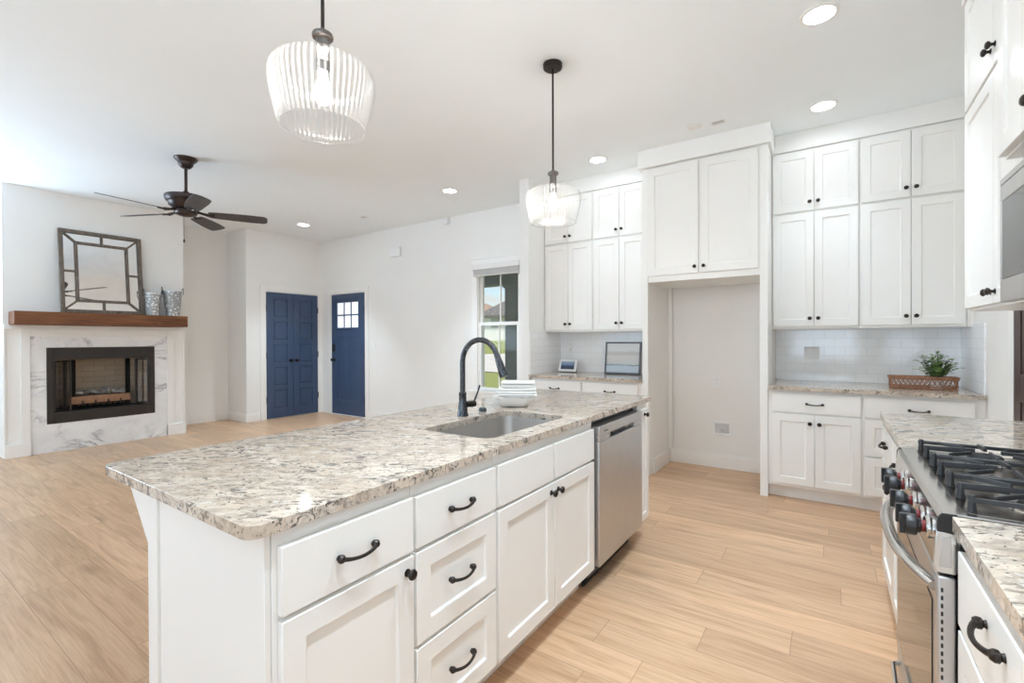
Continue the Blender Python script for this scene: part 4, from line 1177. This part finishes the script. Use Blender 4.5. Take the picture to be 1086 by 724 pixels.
log_mesh(0.24, 0.037, 4, 'short grey log across the middle of the pile', (GX+0.005,1.975,OZ0+0.190), -0.7, 0.0)
log_mesh(0.25, 0.040, 5, 'thick pale-barked log leaning at the right end of the pile', (GX+0.010,2.145,OZ0+0.190), -0.45, -0.03)

# mirror leaning on the mantel
t = thing('mirror', 'square weathered wood mirror with an inner frame, leaning on the mantel', 'mirror', (-7.43,1.95,1.6325), local=True)
MW, MH = 0.80, 1.005
tilt = math.radians(6)
def mloc(d, u, v): return (d*math.cos(tilt) - v*math.sin(tilt), u, v*math.cos(tilt) + d*math.sin(tilt)+0.003)
def mbar(mb, u0, v0, u1, v1, w, d0, d1):
    p, q = Vector((u0,v0)), Vector((u1,v1)); dd = (q-p).normalized(); n = Vector((-dd.y, dd.x))*w/2
    pts2 = [p+n, q+n, q-n, p-n]
    A = [mb.bm.verts.new(mloc(d0, a.x, a.y)) for a in pts2]; B = [mb.bm.verts.new(mloc(d1, a.x, a.y)) for a in pts2]
    fs = [mb.bm.faces.new(A), mb.bm.faces.new(B[::-1])]
    for i in range(4): fs.append(mb.bm.faces.new((A[i], A[(i+1)%4], B[(i+1)%4], B[i])))
    bmesh.ops.recalc_face_normals(mb.bm, faces=fs)
h = MW/2; fw = 0.040
m = MB()
mbar(m, -h, fw/2, h, fw/2, fw, 0, 0.035); mbar(m, -h, MH-fw/2, h, MH-fw/2, fw, 0, 0.035)
mbar(m, -h+fw/2, fw, -h+fw/2, MH-fw, fw, 0, 0.035); mbar(m, h-fw/2, fw, h-fw/2, MH-fw, fw, 0, 0.035)
part('outer_frame', m, WEATH, t, 0.003)
a0, b0, b1 = 0.245, 0.150, MH-0.150
m = MB(); iw = 0.030
mbar(m, -a0-iw/2, b0, a0+iw/2, b0, iw, 0.006, 0.026); mbar(m, -a0-iw/2, b1, a0+iw/2, b1, iw, 0.006, 0.026)
mbar(m, -a0, b0, -a0, b1, iw, 0.006, 0.026); mbar(m, a0, b0, a0, b1, iw, 0.006, 0.026)
part('inner_frame', m, WEATH, t, 0.002)
sw = 0.022
for su in (-1, 1):
    for (va, vb) in ((b0, fw), (b1, MH-fw), (MH/2, MH/2)):
        m = MB(); mbar(m, su*a0, va, su*(h-fw), vb, sw, 0.006, 0.022); part('spacer_bar', m, WEATH, t)
for (va, vb) in ((fw, b0), (b1, MH-fw)):
    m = MB(); mbar(m, 0, va, 0, vb, sw, 0.006, 0.022); part('spacer_bar', m, WEATH, t)
m = MB(); mbar(m, 0, fw*0.6, 0, MH-fw*0.6, MW-fw*1.2, 0.001, 0.006); part('mirror_glass', m, MIRROR, t)

# galvanised buckets on the mantel
GALV = NT('embossed_galvanised_metal'); _v = GALV.coord((1,1,1)); _vo = GALV.n('ShaderNodeTexVoronoi'); _vo.inputs['Scale'].default_value = 30; GALV.l(_v, _vo.inputs['Vector'])
_c = GALV.ramp(_vo.outputs['Distance'], [(0.20, (0.80,0.81,0.81)), (0.45, (0.33,0.34,0.34))]); GALV.bump(_vo.outputs['Distance'], 0.5, 0.006)
GALV = GALV.set(_c, 0.40, 0.35, 0.5)
def bucket(y, rb, rt, H, label):
    x = -7.352
    t = thing('bucket', label, 'bucket', (x,y,1.6325), group='galvanised buckets on the mantel')
    m = MB(); z0 = 1.6328
    m.lathe([(rb,0.0),(rb+(rt-rb)*0.5,H*0.5),(rt,H-0.012)], (x,y,z0), 28)
    part('wall', m, GALV, t, angle=60)
    m = MB(); m.lathe([(rt-0.002,H-0.0118),(rt+0.006,H-0.010),(rt+0.006,H),(rt-0.004,H),(rt-0.006,H-0.0118)], (x,y,z0), 28, cap=False); part('rim', m, m_metal('pale_metal_rim', (0.65,0.65,0.65), 0.3, (5,5,5)), t)
    for s in (-1, 1):
        m = MB(); pts = []
        for i in range(9):
            a = PI*i/8
            pts.append((x+0.028*math.cos(a), y+s*(rt+0.004+0.011*math.sin(a)), z0+H-0.045+0.095*math.sin(a)))
        m.tube(pts, 0.0035, 6); part('handle', m, BRONZE, t)
bucket(2.428, 0.069, 0.088, 0.290, 'smaller galvanised bucket next to the mirror on the mantel')
bucket(2.650, 0.077, 0.108, 0.335, 'larger galvanised bucket at the right end of the mantel')

# ------------------------------------------------------------------ ceiling fan
FC = (-5.143, 1.972)
t = thing('ceiling_fan', 'dark bronze five-blade ceiling fan hanging from the living room ceiling', 'ceiling fan', (FC[0],FC[1],CH))
m = MB(); m.lathe([(0.0001,2.962),(0.030,2.962),(0.045,2.972),(0.062,2.995),(0.066,3.018),(0.088,3.038),(0.098,3.052),(0.098,3.0595)], (*FC,0), 32); part('canopy', m, FANMETAL, t)
m = MB(); m.cyl((*FC,2.72),(*FC,2.965),0.0135,14); part('downrod', m, FANMETAL, t)
m = MB(); m.lathe([(0.0001,2.742),(0.020,2.742),(0.028,2.728),(0.040,2.700),(0.060,2.688)], (*FC,0), 28); part('yoke_cover', m, FANMETAL, t)
m = MB(); m.lathe([(0.060,2.690),(0.170,2.690),(0.176,2.682),(0.174,2.660),(0.160,2.632),(0.150,2.625),(0.140,2.598),(0.105,2.570),(0.060,2.560),(0.0001,2.560)], (*FC,0), 40); part('motor_housing', m, FANMETAL, t)
m = MB(); m.lathe([(0.095,2.558),(0.098,2.545),(0.088,2.520),(0.055,2.505),(0.020,2.498),(0.0001,2.497)], (*FC,0), 32); part('switch_housing', m, FANMETAL, t)
for i in range(5):
    th = math.radians(349+72*i); c, s = math.cos(th), math.sin(th)
    pit = math.radians(14)
    def BP(r, w, dz=0.0, z0=2.535): return (FC[0]+r*c-w*math.cos(pit)*s, FC[1]+r*s+w*math.cos(pit)*c, z0+dz-w*math.sin(pit))
    m = MB(); out = [(0.185,0.052),(0.25,0.062),(0.40,0.072),(0.55,0.076),(0.665,0.072),(0.690,0.055),(0.697,0.030)]
    loop = [(r, w) for r, w in out] + [(r, -w) for r, w in out[::-1]]
    A = [m.bm.verts.new(BP(r, w, 0.003)) for r, w in loop]; B = [m.bm.verts.new(BP(r, w, -0.003)) for r, w in loop]
    m.bm.faces.new(A); m.bm.faces.new(B[::-1])
    for k in range(len(loop)): m.bm.faces.new((A[k], B[k], B[(k+1)%len(loop)], A[(k+1)%len(loop)]))
    bmesh.ops.recalc_face_normals(m.bm, faces=m.bm.faces)
    bl_ = part('blade', m, FANBLADE, t, 0.001, 1)
    m = MB(); m.tube([BP(0.085,0,0.018), BP(0.14,0,0.004), BP(0.19,0,-0.006)], [0.014,0.012,0.016], 8)
    for w in (-0.028, 0, 0.028): m.tube([BP(0.185,w*0.3,-0.006), BP(0.235,w,-0.0065)], [0.009,0.007], 6)
    part('blade_arm', m, FANMETAL, bl_)
m = MB(); m.cyl((FC[0]+0.03,FC[1]-0.03,2.50),(FC[0]+0.03,FC[1]-0.03,2.275),0.0016,6); pc = part('pull_chain', m, FANMETAL, t)
m = MB(); m.lathe([(0.0001,2.238),(0.006,2.240),(0.0075,2.256),(0.004,2.274),(0.0001,2.276)], (FC[0]+0.03,FC[1]-0.03,0), 10); part('pull_fob', m, FANMETAL, pc)

# ------------------------------------------------------------------ pendants over the island
BULB = m_emit('warm_bulb', (1.0,0.96,0.90), 130.0)
PBRONZE = m_metal('brushed_dark_nickel', (0.20,0.18,0.165), 0.33, (8,8,30))
def pendant(y, label):
    x = -1.464
    t = thing('pendant_lamp', label, 'pendant lamp', (x,y,CH), group='glass pendants over the island')
    m = MB(); m.lathe([(0.0001,3.030),(0.055,3.030),(0.060,3.034),(0.062,3.050),(0.062,3.0595)], (x,y,0), 30)
    for sx in (-1, 1): m.sphere((x+sx*0.035*0.8, y+sx*0.035*0.6, 3.029), 0.005, 8, 5)
    part('canopy', m, BRONZE, t)
    m = MB(); m.cyl((x,y,2.372),(x,y,3.032),0.0062,12); part('rod', m, BRONZE, t)
    m = MB(); m.lathe([(0.0001,2.386),(0.010,2.386),(0.012,2.374),(0.034,2.368),(0.036,2.360),(0.034,2.354),(0.0225,2.350),(0.0215,2.315),(0.0225,2.312),(0.0225,2.242),(0.019,2.236),(0.0001,2.236)], (x,y,0), 26); part('socket', m, PBRONZE, t)
    m = MB(); m.lathe([(0.0001,2.235),(0.013,2.232),(0.014,2.220),(0.022,2.195),(0.0285,2.168),(0.027,2.145),(0.016,2.128),(0.0001,2.122)], (x,y,0), 20); part('bulb', m, BULB, t)
    m = MB()
    m.shell([(0.0228,2.262),(0.060,2.261),(0.115,2.257),(0.146,2.249),(0.163,2.237),(0.172,2.218),(0.1735,2.195),(0.169,2.160),(0.160,2.115),(0.150,2.072),(0.1425,2.045)], (x,y,0), 216, 54, 0.008)
    o = part('shade', m, SHADE, t, angle=80)
    sd = o.modifiers.new('thickness', 'SOLIDIFY'); sd.thickness = 0.004; sd.offset = 0
    m = MB(); n = 60
    pts = [(x+0.141*math.cos(2*PI*i/n), y+0.141*math.sin(2*PI*i/n), 2.044) for i in range(n+1)]
    m.tube(pts, 0.0028, 6); part('shade_rim', m, SHADE, o, angle=80)
pendant(0.985, 'clear ribbed glass pendant lamp nearest the viewer, top left of the picture')
pendant(2.632, 'clear ribbed glass pendant lamp farther along the island, in front of the far wall cabinets')

# ------------------------------------------------------------------ recessed lights and other ceiling fittings
CAN = m_emit('recessed_light_lens', (0.84,0.93,1.0), 26.0)
def can(x, y, label, watts):
    t = thing('recessed_light', label, 'ceiling light', (x,y,CH), group='recessed ceiling lights')
    m = MB(); m.lathe([(0.074,3.0535),(0.092,3.0550),(0.095,3.0595),(0.074,3.0595),(0.074,3.0535)], (x,y,0), 36, cap=False); part('trim_ring', m, TRIM, t)
    m = MB(); m.lathe([(0.0001,3.0545),(0.0738,3.0545),(0.0738,3.0590),(0.0001,3.0590)], (x,y,0), 36); part('lens', m, CAN, t)
    d = bpy.data.lights.new('recessed_light_beam', 'SPOT')
    d.energy = watts; d.spot_size = math.radians(86); d.spot_blend = 0.75; d.shadow_soft_size = 0.06; d.color = (0.74, 0.88, 1.0)
    o = bpy.data.objects.new('recessed_light_beam', d); COL.objects.link(o); o.parent = t; o.location = (0, 0, -0.012)
for x, y, l in ((-0.043,3.049,'round recessed ceiling light nearest the viewer, top right'), (-0.036,4.26,'round recessed ceiling light in front of the right-hand wall cabinets'),
                (-1.875,4.27,'round recessed ceiling light left of the fridge surround'), (-3.706,4.16,'round recessed ceiling light above the front window wall'),
                (-6.617,4.108,'round recessed ceiling light in front of the navy double doors')):
    can(x, y, l, 72 if (x > -1 and y < 3.5) else (125 if x < -6 else 95 if x < -3 else 14 if x < -1 else 24))
for x, y, l in ((-0.38,1.66,'added out-of-view recessed ceiling light over the aisle beside the range'), (-0.38,0.55,'added out-of-view recessed ceiling light directly above the viewer'),
                (-3.706,-0.6,'added out-of-view recessed ceiling light in the dining end behind the island'), (-6.617,-0.4,'added out-of-view recessed ceiling light left of the fireplace')):
    can(x, y, l, 98 if x > -1 else 25)  # unseen cans added to brighten the aisle and living end
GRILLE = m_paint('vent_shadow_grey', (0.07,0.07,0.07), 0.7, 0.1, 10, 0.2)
def vent(x, y, w, d, label, dark=True):
    t = thing('ceiling_vent', label, 'vent', (x,y,CH), group='ceiling vents')
    m = MB(); a, b = w/2, d/2
    for p in ((x-a,x+a,y-b,y-b+0.014),(x-a,x+a,y+b-0.014,y+b),(x-a,x-a+0.014,y-b+0.014,y+b-0.014),(x+a-0.014,x+a,y-b+0.014,y+b-0.014)): m.box(*p, CH-0.008, CH-0.0005)
    part('frame', m, TRIM, t)
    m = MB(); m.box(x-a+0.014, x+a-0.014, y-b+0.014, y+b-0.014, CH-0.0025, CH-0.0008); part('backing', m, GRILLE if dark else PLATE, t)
    m = MB(); n = 3 if dark else 5
    for i in range(n):
        yy = y-b+0.014+(d-0.028)*(i+0.5)/n; m.box(x-a+0.014, x+a-0.014, yy-0.002, yy+0.002, CH-0.0075, CH-0.003)
    part('slat', m, TRIM, t)
vent(-0.925, 4.07, 0.105, 0.085, 'small white ceiling vent with pale slats, left of the pair above the fridge surround', False)
vent(-0.745, 4.085, 0.115, 0.090, 'small ceiling vent with a dark opening, right of the pair above the fridge surround')
vent(-5.52, 4.342, 0.12, 0.09, 'small ceiling vent above the wall near the front door')

# ------------------------------------------------------------------ wall plates and boxes
def plate_y(name, x, z, y, label, cat, kind, w=0.072, h=0.115):
    t = thing(name, label, cat, (x,y,z))
    m = MB(); m.box(x-w/2, x+w/2, y-0.006, y, z-h/2, z+h/2); part('plate', m, PLATE, t, 0.002)
    if kind == 'outlet':
        for dz in (-0.022, 0.022):
            m = MB(); m.prism(rrect(x-0.016, x+0.016, z+dz-0.0145, z+dz+0.0145, 0.006), 'y', y-0.0075, y-0.006); s_ = part('socket', m, PLATE, t)
            m = MB(); m.box(x-0.0075, x-0.0055, y-0.0079, y-0.0076, z+dz-0.003, z+dz+0.006); m.box(x+0.0055, x+0.0075, y-0.0079, y-0.0076, z+dz-0.003, z+dz+0.006); part('slot', m, BLACK, s_)
    else:
        n = 2 if w > 0.1 else 1
        for i in range(n):
            xx = x + (i-(n-1)/2)*0.046
            m = MB(); m.box(xx-0.016, xx+0.016, y-0.009, y-0.006, z-0.033, z+0.033); part('rocker', m, PLATE, t, 0.002)
    return t
TB = BY-0.009
plate_y('wall_switch', -6.165, 1.20, BY, 'white light switch on the wall right of the navy front door', 'switch', 'switch', 0.072)
plate_y('wall_outlet', -5.60, 0.40, BY, 'white outlet low on the wall between the front door and the window', 'outlet', 'outlet')
plate_y('wall_switch', -0.13, 1.165, TB, 'white double switch plate on the tiles left of the plant basket', 'switch', 'switch', 0.118)
plate_y('wall_outlet', -2.575, 1.205, TB, 'white outlet on the tiles above the small screen', 'outlet', 'outlet')
plate_y('wall_outlet', -0.937, 0.863, BY, 'white outlet on the back wall of the empty fridge alcove', 'outlet', 'outlet', 0.085, 0.118)
t = thing('wall_switch', 'white switch plate on the recessed wall right of the fireplace', 'switch', (LX,3.224,1.184))
m = MB(); m.box(LX, LX+0.006, 3.224-0.036, 3.224+0.036, 1.126, 1.242); part('plate', m, PLATE, t, 0.002)
m = MB(); m.box(LX+0.006, LX+0.009, 3.224-0.016, 3.224+0.016, 1.151, 1.217); part('rocker', m, PLATE, t, 0.002)
# water box in the alcove
t = thing('water_supply_box', 'recessed white ice-maker water box low on the fridge alcove wall', 'water box', (-0.889,BY,0.40))
x, z = -0.889, 0.397
m = MB()
for p in ((x-0.088,x+0.088,z+0.050,z+0.068),(x-0.088,x+0.088,z-0.068,z-0.050),(x-0.088,x-0.066,z-0.050,z+0.050),(x+0.066,x+0.088,z-0.050,z+0.050)): m.box(p[0], p[1], BY-0.012, BY-0.0005, p[2], p[3])
part('frame', m, PLATE, t, 0.002)
m = MB(); m.box(x-0.066, x+0.066, BY-0.003, BY-0.001, z-0.050, z+0.050); part('box_back', m, m_paint('water_box_grey', (0.60,0.60,0.61), 0.5, 0.05, 10), t)
m = MB(); m.cyl((x,BY-0.004,z-0.035),(x,BY-0.004,z-0.012),0.003,8); m.cyl((x-0.02,BY-0.006,z-0.018),(x+0.02,BY-0.006,z-0.018),0.004,8); part('valve', m, STEELH, t)
# door chime and sensor
t = thing('door_chime', 'square white chime box high on the wall right of the front door', 'chime', (-5.627,BY,2.60))
m = MB(); m.box(-5.735, -5.520, BY-0.045, BY-0.004, 2.605, 2.755); part('cover', m, PLATE, t, 0.006)
m = MB(); m.box(-5.745, -5.510, BY-0.004, BY-0.0005, 2.598, 2.762); part('back_plate', m, PLATE, t)
m = MB(); m.prism([(-4.60,BY-0.0005),(-4.50,BY-0.0005),(-4.515,BY-0.05),(-4.585,BY-0.05)], 'z', 2.965, 3.055); solo('motion_sensor', m, PLATE, 'small white motion sensor where the window wall meets the ceiling', 'sensor', (-4.55,BY,2.965), None, 0.006)

# ------------------------------------------------------------------ things on the back counters
# small screen on a stand
SCRN = NT('landscape_screen'); _tc = SCRN.n('ShaderNodeTexCoord'); _sp = SCRN.n('ShaderNodeSeparateXYZ'); SCRN.l(_tc.outputs['Generated'], _sp.inputs[0])
_nz = SCRN.noise(SCRN.coord((30,30,60)), 1.0, 4)
_a = SCRN.n('ShaderNodeMath', operation='MULTIPLY_ADD'); SCRN.l(_nz, _a.inputs[0]); _a.inputs[1].default_value = 0.30; SCRN.l(_sp.outputs['Z'], _a.inputs[2])
_c = SCRN.ramp(_a.outputs[0], [(0.25, (0.030,0.050,0.090)), (0.55, (0.035,0.065,0.13)), (0.66, (0.10,0.16,0.27)), (0.9, (0.25,0.36,0.52))])
SCRN.l(_c, SCRN.b.inputs['Emission Color']); SCRN.b.inputs['Emission Strength'].default_value = 0.32
SCRN = SCRN.set((0.02,0.02,0.025), 0.12, 0, 0.5)
t = thing('smart_display', 'small white-framed screen leaning back on the left back counter', 'screen', (-2.52,4.84,0.9145), 0.12, local=True)
def tl(u, d, v, k=math.radians(24)): return (u, d*math.cos(k)+v*math.sin(k), v*math.cos(k)-d*math.sin(k)+0.012)
def tbox(mb, u0, u1, d0, d1, v0, v1):
    V = [mb.bm.verts.new(tl(*p)) for p in ((u0,d0,v0),(u1,d0,v0),(u1,d1,v0),(u0,d1,v0),(u0,d0,v1),(u1,d0,v1),(u1,d1,v1),(u0,d1,v1))]
    for f in ((3,2,1,0),(4,5,6,7),(0,1,5,4),(1,2,6,5),(2,3,7,6),(3,0,4,7)): mb.bm.faces.new([V[i] for i in f])
m = MB(); tbox(m, -0.110, 0.110, 0, 0.010, 0.0, 0.145); part('frame', m, PLATE, t, 0.004)
m = MB(); tbox(m, -0.082, 0.082, -0.0012, 0.0, 0.026, 0.122); part('screen', m, SCRN, t)
m = MB(); m.prism([(0.008,0.0),(0.085,0.0),(0.060,0.10),(0.056,0.105)], 'x', -0.095, 0.095); part('stand', m, m_paint('grey_fabric_stand', (0.25,0.26,0.27), 0.8, 0.1, 40, 0.1), t, 0.004)
m = MB(); m.tube([(-2.575,TB-0.030,1.180),(-2.565,TB-0.040,1.150),(-2.58,TB-0.02,1.10),(-2.55,TB-0.025,1.04),(-2.53,TB-0.03,0.97),(-2.53,TB-0.05,0.921)], 0.003, 6)
m.box(-2.592, -2.558, TB-0.040, TB-0.0085, 1.168, 1.200); solo('power_cord', m, PLATE, 'white plug and cord running from the tile outlet to the small screen', 'cord', (-2.56,TB,0.915))
# framed picture
ART = NT('pale_seascape'); _tc = ART.n('ShaderNodeTexCoord'); _sp = ART.n('ShaderNodeSeparateXYZ'); ART.l(_tc.outputs['Generated'], _sp.inputs[0])
_nz = ART.noise(ART.coord((6,6,26)), 1.0, 5, 0.6, 1.0)
_a = ART.n('ShaderNodeMath', operation='MULTIPLY_ADD'); ART.l(_nz, _a.inputs[0]); _a.inputs[1].default_value = 0.16; ART.l(_sp.outputs['Z'], _a.inputs[2])
_c = ART.ramp(_a.outputs[0], [(0.08, (0.52,0.58,0.64)), (0.30, (0.56,0.63,0.69)), (0.335, (0.20,0.27,0.34)), (0.37, (0.60,0.60,0.59)), (0.62, (0.68,0.65,0.62)), (0.74, (0.55,0.52,0.50)), (0.85, (0.72,0.71,0.70))])
ART = ART.set(_c, 0.6, 0, 0.3)
FRM = m_paint('grey_picture_frame', (0.13,0.14,0.155), 0.45, 0.1, 20, 0.4)
t = thing('picture_frame', 'grey framed pale seascape leaning on the tiles of the left back counter', 'picture', (-1.875,4.885,0.9145), local=True)
FWD, FHT = 0.405, 0.352; kt = math.radians(8)
def fl(u, d, v): return (u, d*math.cos(kt)+v*math.sin(kt), v*math.cos(kt)-d*math.sin(kt)+0.004)
def fb(mb, u0, u1, d0, d1, v0, v1):
    V = [mb.bm.verts.new(fl(*p)) for p in ((u0,d0,v0),(u1,d0,v0),(u1,d1,v0),(u0,d1,v0),(u0,d0,v1),(u1,d0,v1),(u1,d1,v1),(u0,d1,v1))]
    for f in ((3,2,1,0),(4,5,6,7),(0,1,5,4),(1,2,6,5),(2,3,7,6),(3,0,4,7)): mb.bm.faces.new([V[i] for i in f])
m = MB(); w = 0.016; a = FWD/2
fb(m, -a, a, -0.0, 0.03, 0, w); fb(m, -a, a, 0, 0.03, FHT-w, FHT); fb(m, -a, -a+w, 0, 0.03, w, FHT-w); fb(m, a-w, a, 0, 0.03, w, FHT-w)
part('frame', m, FRM, t, 0.002)
m = MB(); fb(m, -a+w, a-w, 0.012, 0.02, w, FHT-w); part('canvas', m, ART, t)
# wicker basket tray with greenery
WICK = m_wood('brown_wicker', (0.16,0.065,0.035), (0.32,0.15,0.085), (0.46,0.25,0.15), (14,14,14), 0.75, 3, 'x')
BKC = (0.580, 4.650)
t = thing('basket', 'long low brown wicker basket on the right back counter', 'basket', (BKC[0],BKC[1],0.9145))
bx0, bx1, by0, by1 = 0.383, 0.778, 4.585, 4.715
m = MB()
z0 = 0.9150
for zz, r, ins in ((z0+0.006, 0.006, 0.008),(z0+0.020, 0.0045, 0.006),(z0+0.074, 0.0045, 0.001),(z0+0.088, 0.0075, 0.0)):
    L_ = rrect(bx0+ins, bx1-ins, by0+ins, by1-ins, 0.022, 4)
    m.tube([(p[0], p[1], zz) for p in L_+L_[:1]], r, 6)
part('rim_band', m, WICK, t, angle=60)
m = MB()
L_ = rrect(bx0+0.004, bx1-0.004, by0+0.004, by1-0.004, 0.02, 3)
per = []
for i in range(len(L_)):
    p, q = Vector(L_[i]), Vector(L_[(i+1) % len(L_)])
    n = max(1, int((q-p).length/0.0135))
    for k in range(n): per.append(p+(q-p)*k/n)
NP = len(per)
for i in range(NP):
    for dlt in (2, -2):
        p, q = per[i], per[(i+dlt) % NP]
        if i % 2 == 0: m.tube([(p.x, p.y, z0+0.018), ((p.x+q.x)/2, (p.y+q.y)/2, z0+0.047), (q.x, q.y, z0+0.078)], 0.0026, 5)
part('weave', m, WICK, t, angle=60)
m = MB(); m.prism(rrect(bx0+0.010, bx1-0.010, by0+0.010, by1-0.010, 0.018, 4), 'z', z0, z0+0.006); part('base', m, WICK, t)
LEAF = NT('green_leaves'); _ob = LEAF.n('ShaderNodeNewGeometry')
_c = LEAF.ramp(_ob.outputs['Random Per Island'], [(0.0, (0.05,0.11,0.04)), (0.4, (0.12,0.23,0.065)), (0.75, (0.25,0.40,0.10)), (1.0, (0.38,0.50,0.19))])
LEAF = LEAF.set(_c, 0.5, 0, 0.3)
PC = (0.660, 4.650)
t = thing('potted_plant', 'small leafy green plant standing in the wicker basket', 'plant', (PC[0],PC[1],0.9215))
m = MB(); m.lathe([(0.033,0.9215),(0.044,0.985),(0.047,0.990),(0.042,0.990),(0.040,0.978),(0.0001,0.978)], (*PC,0), 20); part('pot', m, DISH, t)
rng = random.Random(11)
ms, ml = MB(), MB()
def leaf(mb, p, d, up, L, W):
    side = d.cross(up).normalized(); nrm = side.cross(d).normalized()
    pr_ = [(0,0,0),(0.28,0.42,0.05),(0.6,0.5,0.04),(1,0,-0.06)]
    mid = [mb.bm.verts.new(p+d*L*a+nrm*L*c*0.4) for a, b, c in pr_]
    lf_ = [mb.bm.verts.new(p+d*L*a+side*W*b+nrm*L*(c+0.06)) for a, b, c in pr_[1:3]]
    rt_ = [mb.bm.verts.new(p+d*L*a-side*W*b+nrm*L*(c+0.06)) for a, b, c in pr_[1:3]]
    for S_ in (lf_, rt_):
        mb.bm.faces.new((mid[0], mid[1], S_[0])); mb.bm.faces.new((mid[1], mid[2], S_[1], S_[0])); mb.bm.faces.new((mid[2], mid[3], S_[1]))
for i in range(58):
    az = rng.uniform(0, 2*PI); sp = rng.uniform(0.1, 1.0)
    H_ = rng.uniform(0.09, 0.225)*(1-0.35*sp)
    R_ = 0.128*sp
    base = Vector((PC[0]+0.02*math.cos(az), PC[1]+0.02*math.sin(az), 0.979))
    tip = Vector((PC[0]+R_*math.cos(az), PC[1]+min(1,0.85)*R_*math.sin(az), 0.985+H_))
    midp = (base+tip)/2 + Vector((0,0,0.02))
    ms.tube([base, midp, tip], [0.0016,0.0013,0.0008], 4)
    n = rng.randint(7, 10)
    for k in range(n):
        u = 0.30+0.70*k/(n-1)
        p = base*(1-u)**2+midp*2*u*(1-u)+tip*u*u
        a2 = rng.uniform(0, 2*PI)
        d = Vector((math.cos(a2), math.sin(a2), rng.uniform(-0.15, 0.7))).normalized()
        leaf(ml, p, d, Vector((0,0,1)), rng.uniform(0.024, 0.040), rng.uniform(0.018, 0.026))
part('stem', ms, m_paint('stem_brown', (0.12,0.10,0.05), 0.7, 0.1, 10), t)
part('foliage', ml, LEAF, t, angle=180)
